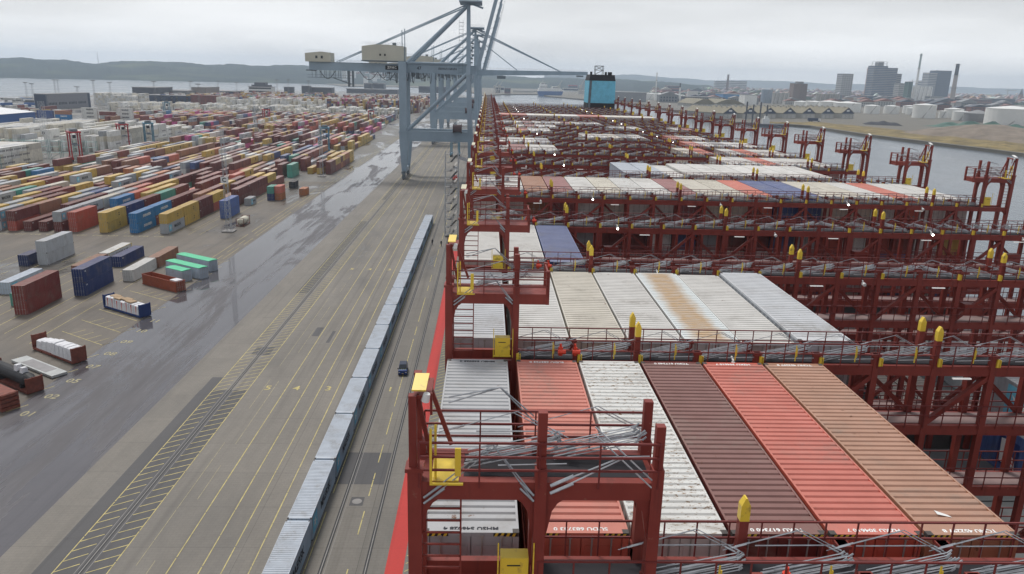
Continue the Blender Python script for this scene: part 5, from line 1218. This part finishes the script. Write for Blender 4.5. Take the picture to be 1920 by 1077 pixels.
block('warehouse', 1251, 1274, 161.5, 2800, m_brick, 'red-brown building between the two thin chimneys', 50, 3)
block('warehouse', 1150, 1212, 174, 1750, m_grb, 'long grey shed right of the ship funnel on the far quay', 80, 0)
block('warehouse', 1290, 1352, 183, 1700, m_grb, 'low grey works with vents left of the tan sheds', 60, 2, gaps=14)
def chimney(x0, x1, yt, Y, m, label, w_=None, top=None):
    X = at(x0, 180, Y)[0]; z = at(x1, yt, Y)[2]; w_ = w_ or 3; r_ = empty('chimney', (X, Y, 0), 0, label, 'chimney')
    zs = z*(.72 if top else 1); b = MB(); b.tube((0, 0, 0), (0, 0, zs), w_*1.2, 14, 0, w_*(.88 if top else .8)); obj('shaft', b.mesh('shaft', m), r_)
    if top: b = MB(); b.tube((0, 0, zs), (0, 0, z), w_*.88, 14, 0, w_*.8); obj('shaft_top', b.mesh('shaft_top', top), r_)
    for k in (.4, .7, .97): b = MB(); b.tube((0, 0, z*k), (0, 0, z*k+1), w_*1.5, 12); obj('ring', b.mesh('ring', m_steel), r_)
chimney(1786, 1796, 120, 2400, plain('brown_chimney', (.36, .31, .28)), 'brown chimney with black top right of the blue tower', 6.5, m_black)
chimney(1715, 1725, 101, 2350, m_tank, 'very tall thin pale chimney standing by the white silos', 3.4, plain('pale_green_shaft', (.36, .44, .42)))
chimney(1362, 1362.5, 140, 3300, plain('brick_chimney', (.17, .12, .11)), 'brown brick chimney left of the gabled sheds', 5)
chimney(1229, 1230.5, 136.5, 2100, m_tank, 'thin white chimney right of the ship funnel', 1.6)
chimney(1274, 1275, 156, 2300, m_tank, 'short white chimney with dark tip beside the red-brown building', 2.4, m_black)
def tcrane(x, yt, Y, label, jib=30, m=None):
    X = at(x, 180, Y)[0]; z = at(x, yt, Y)[2]; r_ = empty('tower_crane', (X, Y, 0), 0, label, 'tower crane')
    b = MB()
    for sx in (-1, 1):
        for sy in (-1, 1): b.box(sx*1.2-.3, sy*1.2-.3, 0, sx*1.2+.3, sy*1.2+.3, z)
    for k in range(24): b.bar((-1.2, -1.2, z*k/24), (1.2, -1.2, z*(k+1)/24), .35)
    obj('crane_mast', b.mesh('crane_mast', m or m_bldg), r_)
    b = MB(); b.box(-jib*.35, -1, z, jib, 1, z+1.8); b.bar((0, 0, z+8), (jib*.7, 0, z+1.8), .5); b.bar((0, 0, z+8), (-jib*.3, 0, z+1.8), .5); b.box(-.8, -.8, z, .8, .8, z+8); obj('crane_jib', b.mesh('crane_jib', m or m_bldg), r_)
tcrane(1620, 131, 2650, 'tower crane with pinkish mast left of the construction tower', 9, plain('pink_mast', (.45, .25, .20)))
tcrane(1706, 154, 2700, 'tower crane whose jib shows above the pale balconied block', 34)
tcrane(1888, 170, 3600, 'small tower crane near the church spire', 44)
X, Y = at(1914, 180, 3300)[0], 3300; r_ = empty('church', (X, Y, 0), 0, 'church with dark pointed spire near the right edge of the skyline', 'church')
b = MB(); z = at(1914, 166, 3300)[2]; b.box(-6, -6, 0, 6, 6, z*.55); obj('church_tower', b.mesh('church_tower', m_brick), r_); b = MB(); b.tube((0, 0, z*.55), (0, 0, z), 7.5, 8, 0, .3); obj('spire', b.mesh('spire', m_dkb), r_); b = MB(); b.box(6, -8, 0, 45, 8, z*.35); obj('nave', b.mesh('nave', m_brick), r_)

# gabled sheds
for i, xc in enumerate((1368, 1405, 1442, 1479, 1515, 1551, 1588)):
    X, Y = gr(xc, 222.5); w_ = pxw(xc-18, xc+18, Y)/2; za = at(xc, 203, Y)[2]; ze = at(xc, 213.5, Y)[2]
    r_ = empty('gabled_shed', (X, Y, 0), R(28), f'shed with navy gable and tan roof, {ORD[i+1]} from the left on the far quay', 'shed', 'row of gabled sheds')
    b = MB(); b.box(-w_, 0, 0, w_, 75, ze); obj('wall', b.mesh('wall', m_conc), r_)
    b = MB(); b.prism([(-w_, ze), (0, za), (w_, ze)], -.4, 0); obj('gable', b.mesh('gable', m_navy), r_)
    b = MB(); b.prism([(-w_-.6, ze), (0, za+.3), (w_+.6, ze), (w_+.6, ze+.6), (0, za+1.0), (-w_-.6, ze+.6)], -.8, 75); rf = obj('roof', b.mesh('roof', m_tan), r_)
    b = MB(); b.box(-w_*.22, -.55, za*.5+ze*.5-1, w_*.22, -.42, za*.5+ze*.5+1.1); obj('sign_board', b.mesh('sign_board', m_white), r_)
    for k in (-.6, 0, .6): b = MB(); b.box(w_*k-3, -.15, 0, w_*k+3, 0, ze*.75); obj('gate', b.mesh('gate', m_bldg), r_)
    for k in range(7): b = MB(); b.box(-1, 5+10*k, za+.9, 1, 8+10*k, za+2.2); obj('ridge_vent', b.mesh('ridge_vent', m_bldg), r_)
for i, (x0, x1, yt, Y) in enumerate(((1300, 1345, 186, 1500), (1338, 1400, 187, 1560))):
    X = at((x0+x1)/2, 180, Y)[0]; w_ = pxw(x0, x1, Y)/2; z = at((x0+x1)/2, yt, Y)[2]; r_ = empty('hipped_hall', (X, Y, 0), R(12), ('left', 'right')[i]+' of the two big tan-roofed halls behind the gravel cones', 'hall')
    b = MB(); b.box(-w_, 0, 0, w_, 70, z*.4); obj('wall', b.mesh('wall', m_conc), r_); b = MB(); b.prism([(-w_-1, z*.4), (-w_*.2, z), (w_*.3, z), (w_+1, z*.4)], -1, 71); obj('roof', b.mesh('roof', m_tan), r_)

# the town as one mass of low houses, with the nearer ones as things of their own
q = random.Random(21); tb = MB(); pal = [(.26, .13, .10), (.30, .17, .13), (.42, .40, .37), (.22, .21, .21), (.15, .15, .16), (.50, .48, .45), (.10, .13, .08), (.08, .11, .06), (.33, .22, .17)]
for i in range(2600):
    x = q.uniform(1225, 1990); Y = 2500*math.exp(q.uniform(0, .95)); X = at(x, 180, Y)[0]; wd = q.uniform(6, 22); dp = q.uniform(8, 20); h = q.uniform(7, 19)*(1.5 if q.random() < .12 else 1)
    tb.cc = (*[c*q.uniform(.8, 1.2) for c in q.choice(pal)], 1); tb.box(X-wd, Y, 0, X+wd, Y+dp, h*.7)
    tb.cc = (*[c*q.uniform(.8, 1.2) for c in q.choice(pal[:5])], 1); tb.prism([(X-wd-.5, h*.7), (X, h), (X+wd+.5, h*.7)], Y-.5, Y+dp+.5) if q.random() < .7 else None
m_town = MT('town_walls', .8); a_ = m_town.n('ShaderNodeAttribute', attribute_name='paint'); m_town = m_town.out(a_.outputs['Color'])
obj('town', tb.mesh('town', m_town), kind='stuff', label='far-off town of low brick and pale houses below the skyline', cat='town')
KL = ['low pale house in the near edge of the town', 'low brick house in the near edge of the town', 'low grey hall in the near edge of the town']
protos = []
for k, (wm_, rm) in enumerate(((m_bldg, m_brick), (m_brick, m_dkb), (m_grb, m_grb))):
    r_ = empty('town_building', (0, 0, 0), 0, KL[k], 'building', 'low buildings in the near edge of the town')
    b = MB(); b.box(-14, 0, 0, 14, 16, 8); obj('wall', b.mesh('wall', wm_), r_); b = MB(); b.prism([(-14.6, 8), (0, 12), (14.6, 8)], -.5, 16.5); obj('roof', b.mesh('roof', rm), r_)
    b = MB()
    for j in range(6): b.box(-12+4.2*j, -.1, 4.6, -10+4.2*j, 0, 6.4); b.box(-12+4.2*j, -.1, 1.4, -10+4.2*j, 0, 3.2)
    obj('window_row', b.mesh('window_row', m_win), r_); protos.append(r_)
for i in range(72):
    k = i % 3; o = protos[k] if i < 3 else copy_tree(protos[k]); x = q.uniform(1215, 1920); Y = q.uniform(1750, 2350)
    if 1740 < x: Y = q.uniform(1600, 2200)
    o.location = (at(x, 180, Y)[0], Y, 0); s = q.uniform(.8, 1.6); o.scale = (s, s, s*q.uniform(.7, 1.3)); o['label'] = KL[k]
# buildings of the inner harbour beyond the ship
for i, (x0, x1, yt, Y, m, lab) in enumerate(((928, 945, 163, 2500, m_tank, 'white hall on the inner harbour left of the dark red one'), (929, 937, 169, 2350, m_dkb, 'small dark shed in front of the white harbour hall'), (946, 957, 166, 2300, plain('dull_maroon', (.13, .06, .08)), 'dull maroon hall on the inner harbour'),
        (962, 1000, 171, 2500, m_bldg, 'long low pale hall behind the harbour quay'), (1056, 1084, 166, 2900, m_tank, 'white hall with grey roof right of the ferry'), (1066, 1082, 160, 3300, plain('pink_roof', (.48, .10, .12)), 'hall with pink-red roof behind the ferry'),
        (1084, 1104, 171, 2500, m_bldg, 'low pale hall just left of the ship funnel'), (1000, 1012, 171, 2700, m_grb, 'small grey hall left of the ferry'), (870, 884, 166, 2900, m_bldg, 'pale block behind the crane legs'), (700, 720, 157, 2000, m_dkb, 'dark grey square silo house at the far end of the yard, right'), (683, 696, 157, 2000, m_dkb, 'dark grey square silo house at the far end of the yard, left'),
        (650, 745, 168, 1900, m_dkb, 'long dark hall under the square silo houses'), (785, 840, 163, 2100, m_dkb, 'dark hall seen between the crane legs'))):
    block('harbour_building', x0, x1, yt, Y, m, lab, 40, 1 if yt < 168 else 0)
def pale_crane(x, yt, Y, label):
    X = at(x, 180, Y)[0]; z = at(x, yt, Y)[2]; r_ = empty('harbour_crane', (X, Y, 0), R(20), label, 'crane', 'old pale harbour cranes on the far quay')
    b = MB()
    for sx in (-1, 1):
        for y in (-4, 4): b.bar((sx*5, y, 0), (sx*1.5, y*.4, z*.5), 1.0)
    b.box(-3, -3, z*.45, 3, 3, z*.62); obj('crane_portal', b.mesh('crane_portal', m_bldg), r_); b = MB(); b.bar((1, 0, z*.55), (12, 0, z), .8); b.bar((-1, 0, z*.6), (12, 0, z), .4); obj('crane_boom', b.mesh('crane_boom', m_bldg), r_)
for i, (x, yt) in enumerate(((928, 152), (936, 150), (1046, 151), (1088, 148))): pale_crane(x, yt, 2300, f'pale harbour crane beyond the ship, {ORD[i+1]} from the left')
# ferry
X, Y = gr(1031, 180.5, WZ); w_ = pxw(1008, 1055, Y)/2; r_ = empty('ferry', (X, Y, WZ), R(4), 'blue and white ferry lying beyond the far end of the ship', 'ferry')
b = MB(); b.prism([(-w_, 13), (-w_+3, 1), (-w_+5, 0), (w_-6, 0), (w_-2, 6), (w_, 14)], -11, 11); obj('hull', b.mesh('ferry_hull', plain('ferry_blue', (.04, .11, .30))), r_)
b = MB(); b.prism([(-w_+1, 13), (-w_+3, 22), (w_-4, 21), (w_-2, 13)], -10.5, 10.5); obj('upper_hull', b.mesh('ferry_upper', m_tank), r_)
for x0, x1, z0, z1 in ((-w_+6, -w_+26, 22, 32), (-w_+9, -w_+20, 32, 36), (w_-30, w_-16, 21, 27)): b = MB(); b.box(x0, -9, z0, x1, 9, z1); b.box(x0-.2, -9.1, z0+2, x1+.2, -9, z0+3.4, 1); obj('deck_house', b.mesh('deck_house', [m_tank, m_win]), r_)
for x0, z0 in ((w_-8, 34), (w_-34, 30), (-w_+14, 44)): b = MB(); b.box(x0, -.5, 20, x0+1, .5, z0); obj('ship_mast', b.mesh('ship_mast', m_bldg), r_)
# work barge with four spuds
X, Y = gr(1425, 237, WZ); r_ = empty('work_barge', (X, Y, WZ), R(-10), 'small dark work barge with four tall black posts by the far quay', 'barge')
b = MB(); b.prism([(-14, 3), (-12, 0), (26, 0), (28, 3)], -8, 8); obj('hull', b.mesh('barge_hull', m_dkb), r_)
b = MB(); b.box(2, -4, 3, 10, 4, 9); b.box(4, -3, 9, 8, 3, 12); obj('deck_house', b.mesh('barge_house', m_tank), r_)
for px_, yt in ((1402, 191), (1414, 196.5), (1427, 192), (1439, 197.5)):
    xx = at(px_, 200, Y)[0]-X; b = MB(); b.tube((xx, 0, 0), (xx, 0, at(px_, yt, Y)[2]-WZ), .9, 8); obj('spud_post', b.mesh('spud_post', m_dkb), r_)
X, Y = gr(1528, 228.5); r_ = empty('parked_truck', (X, Y, 0), 0, 'dark blue truck parked before the gabled sheds', 'truck')
b = MB(); b.box(-9, 0, 1, 4, 3, 4.5); obj('cargo_body', b.mesh('cargo_body', m_navy), r_); b = MB(); b.box(4.5, .2, 1, 7.5, 2.8, 3.8); obj('cab', b.mesh('truck_cab', m_white), r_)
for x0 in (-7, -4, 5.5): b = MB(); b.tube((x0, -.1, .6), (x0, 3.1, .6), .6, 10); obj('wheel', b.mesh('wheel', m_black), r_)

# ------------------------------------------------------------------ left background: sheds of the terminal
def hall(name, x, y, w_, d_, h, m, rm, label, ridge_=2., rz=0, cat='warehouse'):
    r_ = empty(name, (x, y, 0), rz, label, cat); b = MB(); b.box(0, 0, 0, w_, d_, h); obj('wall', b.mesh('wall', m), r_)
    b = MB(); b.prism([(-.5, h), (w_/2, h+ridge_), (w_+.5, h)], -.5, d_+.5); obj('roof', b.mesh('roof', rm), r_); return r_
m_blw = plain('blue_cladding', (.045, .12, .33), .5, 0, .08, .1)
r_ = hall('warehouse', -470, 596, 102, 47, 9.5, m_blw, plain('white_roof', (.72, .72, .72)), 'blue-walled shed with white roof at the left edge', 5.5)
obj('lettering', text_mesh('EIMSKIP', 5.5, m_lettw, 1, .1), r_, (72, -.1, 5.2), rot=(R(90), 0, 0))
A_, B_, C_ = Vector(gr(67, 205)), Vector(gr(90, 206)), Vector(gr(171, 201)); D_ = C_+(A_-B_); zt_ = at(90, 178, B_.y)[2]
r_ = empty('warehouse', (B_.x, B_.y, 0), 0, 'big grey and navy warehouse with flat roof, left of the white container stack', 'warehouse')
def wallq(name, P, Q, z0, z1, m, th=.6):
    P = P-B_; Q = Q-B_; d = (Q-P).normalized(); n = Vector((-d.y, d.x))*th; b = MB()
    b.hexa([(P.x, P.y, z0), (Q.x, Q.y, z0), (Q.x+n.x, Q.y+n.y, z0), (P.x+n.x, P.y+n.y, z0), (P.x, P.y, z1), (Q.x, Q.y, z1), (Q.x+n.x, Q.y+n.y, z1), (P.x+n.x, P.y+n.y, z1)]); return obj(name, b.mesh(name, m), r_)
E_ = B_.lerp(C_, .94)
wallq('end_wall', A_, B_, 0, zt_, m_navy); wallq('long_wall', B_, E_, 0, zt_, plain('warehouse_grey', (.22, .22, .24))); wallq('corner_panel', E_, C_, 0, zt_, m_navy); wallq('end_wall', C_, D_, 0, zt_, m_navy); wallq('long_wall', D_, A_, 0, zt_, m_grb)
b = MB(); P4 = [v-B_ for v in (A_, B_, C_, D_)]; b.hexa([(v.x, v.y, zt_) for v in P4]+[(v.x, v.y, zt_+.8) for v in P4]); obj('roof', b.mesh('roof', m_grb), r_)
for k in range(28):
    if k % 7 == 6: continue
    s_ = .03+.9*k/28; P = B_.lerp(C_, s_); Q = B_.lerp(C_, s_+.016); n_ = (C_-B_).normalized(); n_ = Vector((n_.y, -n_.x))*.15
    wallq('window', P+n_, Q+n_, zt_*.30, zt_*.46, m_win, .1)
for i, (x0, x1, yt, Y, m, lab, dpt) in enumerate(((249, 293, 165, 1130, m_dkb, 'dark framed shed with open roof behind the white stack', 60), (270, 360, 180, 1090, m_navy, 'long low dark hall behind the white stack', 40), (300, 352, 171, 1180, m_grb, 'grey hall with slanted roof, left of two', 60), (360, 387, 165, 1210, plain('buff_hall', (.24, .21, .19)), 'buff hall with slanted roof, right of two', 60),
        (385, 440, 172, 1300, m_navy, 'blue dark hall behind the maroon container stack', 50), (566, 580, 162, 1500, m_dkb, 'small dark control house with a lamp near the left part of the yard end', 20), (580, 622, 165, 1520, m_dkb, 'low dark shed near the yard end', 30), (533, 548, 164, 1500, m_dkb, 'small dark cube beyond the magenta boxes', 20), (0, 64, 186, 1080, m_grb, 'low grey shed at the left water edge', 20))):
    block('terminal_building', x0, x1, yt, Y, m, lab, dpt, 0)
r_ = block('office_building', 467, 510, 163.5, 1450, m_tank, 'white office building with black bands at the far side of the yard', 25, 3, wm=m_black); b = MB(); z = at(488, 155, 1450)[2]; z0 = at(488, 163, 1450)[2]; b.box(-11, 3, z0, 9, 20, z); b.box(-16, 2, z0, 16, 22, z0+(z-z0)*.45); obj('upper_storeys', b.mesh('upper_storeys', m_dkb), r_)
x, y, z = at(182, 97, 4300); r_ = empty('radio_mast', (x, y, 20), 0, 'thin radio mast on the wooded hill across the bay', 'mast'); b = MB(); b.tube((0, 0, 0), (0, 0, z-20), 2.2, 6, 0, .8); obj('mast_tube', b.mesh('mast_tube', m_grb), r_)
# small white houses on the far hillside
hp_ = None
for i in range(46):
    x = q.uniform(640, 760); X, Y = gr(x, q.uniform(157.5, 160.5)); f = q.uniform(1.02, 1.3)
    if hp_ is None:
        hp_ = empty('hillside_house', (0, 0, 0), 0, 'small white house on the wooded hillside across the bay', 'house', 'small white houses on the hillside'); b = MB(); b.box(-9, 0, -30, 9, 12, 10); obj('wall', b.mesh('wall', m_tank), hp_); b = MB(); b.prism([(-10, 10), (0, 16), (10, 10)], -.5, 12.5); obj('roof', b.mesh('roof', m_brick), hp_); o = hp_
    else: o = copy_tree(hp_)
    o.location = (X*f, Y*f, 110*math.sin(min((f-1)/.4*1.25, 1)*math.pi/2)*.45+12)
# quayside lamp trucks and loose cars of the left background
for i in range(16):
    X, Y = gr(q.uniform(15, 70), q.uniform(188, 206)); r_ = empty('parked_trailer', (X, Y, 0), q.uniform(0, 3), 'pale trailer parked in the lot at the left edge beyond the blue shed', 'trailer', 'trailers parked at the left edge')
    b = MB(); b.box(-1.25, 0, 1.1, 1.25, 12, 3.9); obj('trailer_box', b.mesh('trailer_box', random.choice([m_white, m_dkb, m_bldg, m_blw])), r_); b = MB(); b.box(-1.2, 8, .2, 1.2, 11, 1.1); obj('wheel_set', b.mesh('wheel_set', m_black), r_)
# reefer racks
m_rack = plain('rack_pale_green', (.25, .38, .36), .6)
for i in range(9):
    x, y = -207-6.2*i, 402+.0*i
    r_ = empty('reefer_rack', (x, y, 0), 0, f'pale green steel access rack in front of the white container stacks, {ORD[i+1]} from the right', 'rack', 'pale green racks by the white stacks')
    b = MB()
    for xx in (0, 5.4):
        for yy in (0, 1.6): b.box(xx-.1, yy-.1, 0, xx+.1, yy+.1, 9.4)
    for z in (2.9, 5.8, 8.7): b.box(0, 0, z, 5.4, 1.6, z+.12); b.box(0, -.05, z+1.05, 5.4, .0, z+1.12)
    b.bar((0, .8, 0), (5.4, .8, 2.9), .15); obj('rack_frame', b.mesh('rack_frame', m_rack), r_)
for i in range(5):
    x, y = -226-6.2*i, 352
    r_ = empty('reefer_rack', (x, y, 0), 0, f'pale green access rack at the left edge before white boxes, {ORD[i+1]} from right', 'rack', 'pale green racks by the white stacks')
    b = MB()
    for xx in (0, 5.4):
        for yy in (0, 1.6): b.box(xx-.1, yy-.1, 0, xx+.1, yy+.1, 9.4)
    for z in (2.9, 5.8, 8.7): b.box(0, 0, z, 5.4, 1.6, z+.12); b.box(0, -.05, z+1.05, 5.4, .0, z+1.12)
    obj('rack_frame', b.mesh('rack_frame', m_rack), r_)
fill(-262, -228, 358, 398, WH, 3, 3, 31, pitch=2.7, gap=0)
fill(-60, -52, -200, -199, WH, 1, 1, 1) if False else None
obj('stowed_containers', STOW.mesh('stowed_containers', m_paint_far), kind='stuff', label='mass of many coloured containers stacked in the farther yard blocks and under the deck stacks', cat='containers')

# ------------------------------------------------------------------ the air between
HAZE = 1.15e-4
b = MB(); b.box(-6500, -250, -5, 9500, 9500, 200); hm = bpy.data.materials.new('haze'); hm.use_nodes = True; hn = hm.node_tree; hn.nodes.remove(hn.nodes['Principled BSDF'])
v = hn.nodes.new('ShaderNodeVolumePrincipled'); v.inputs['Density'].default_value = HAZE; v.inputs['Color'].default_value = (.72, .85, 1, 1); v.inputs['Anisotropy'].default_value = .2
hn.links.new(v.outputs[0], hn.nodes['Material Output'].inputs['Volume'])
obj('haze', b.mesh('haze', hm), kind='stuff', label='thin pale haze in the air over the harbour', cat='haze')
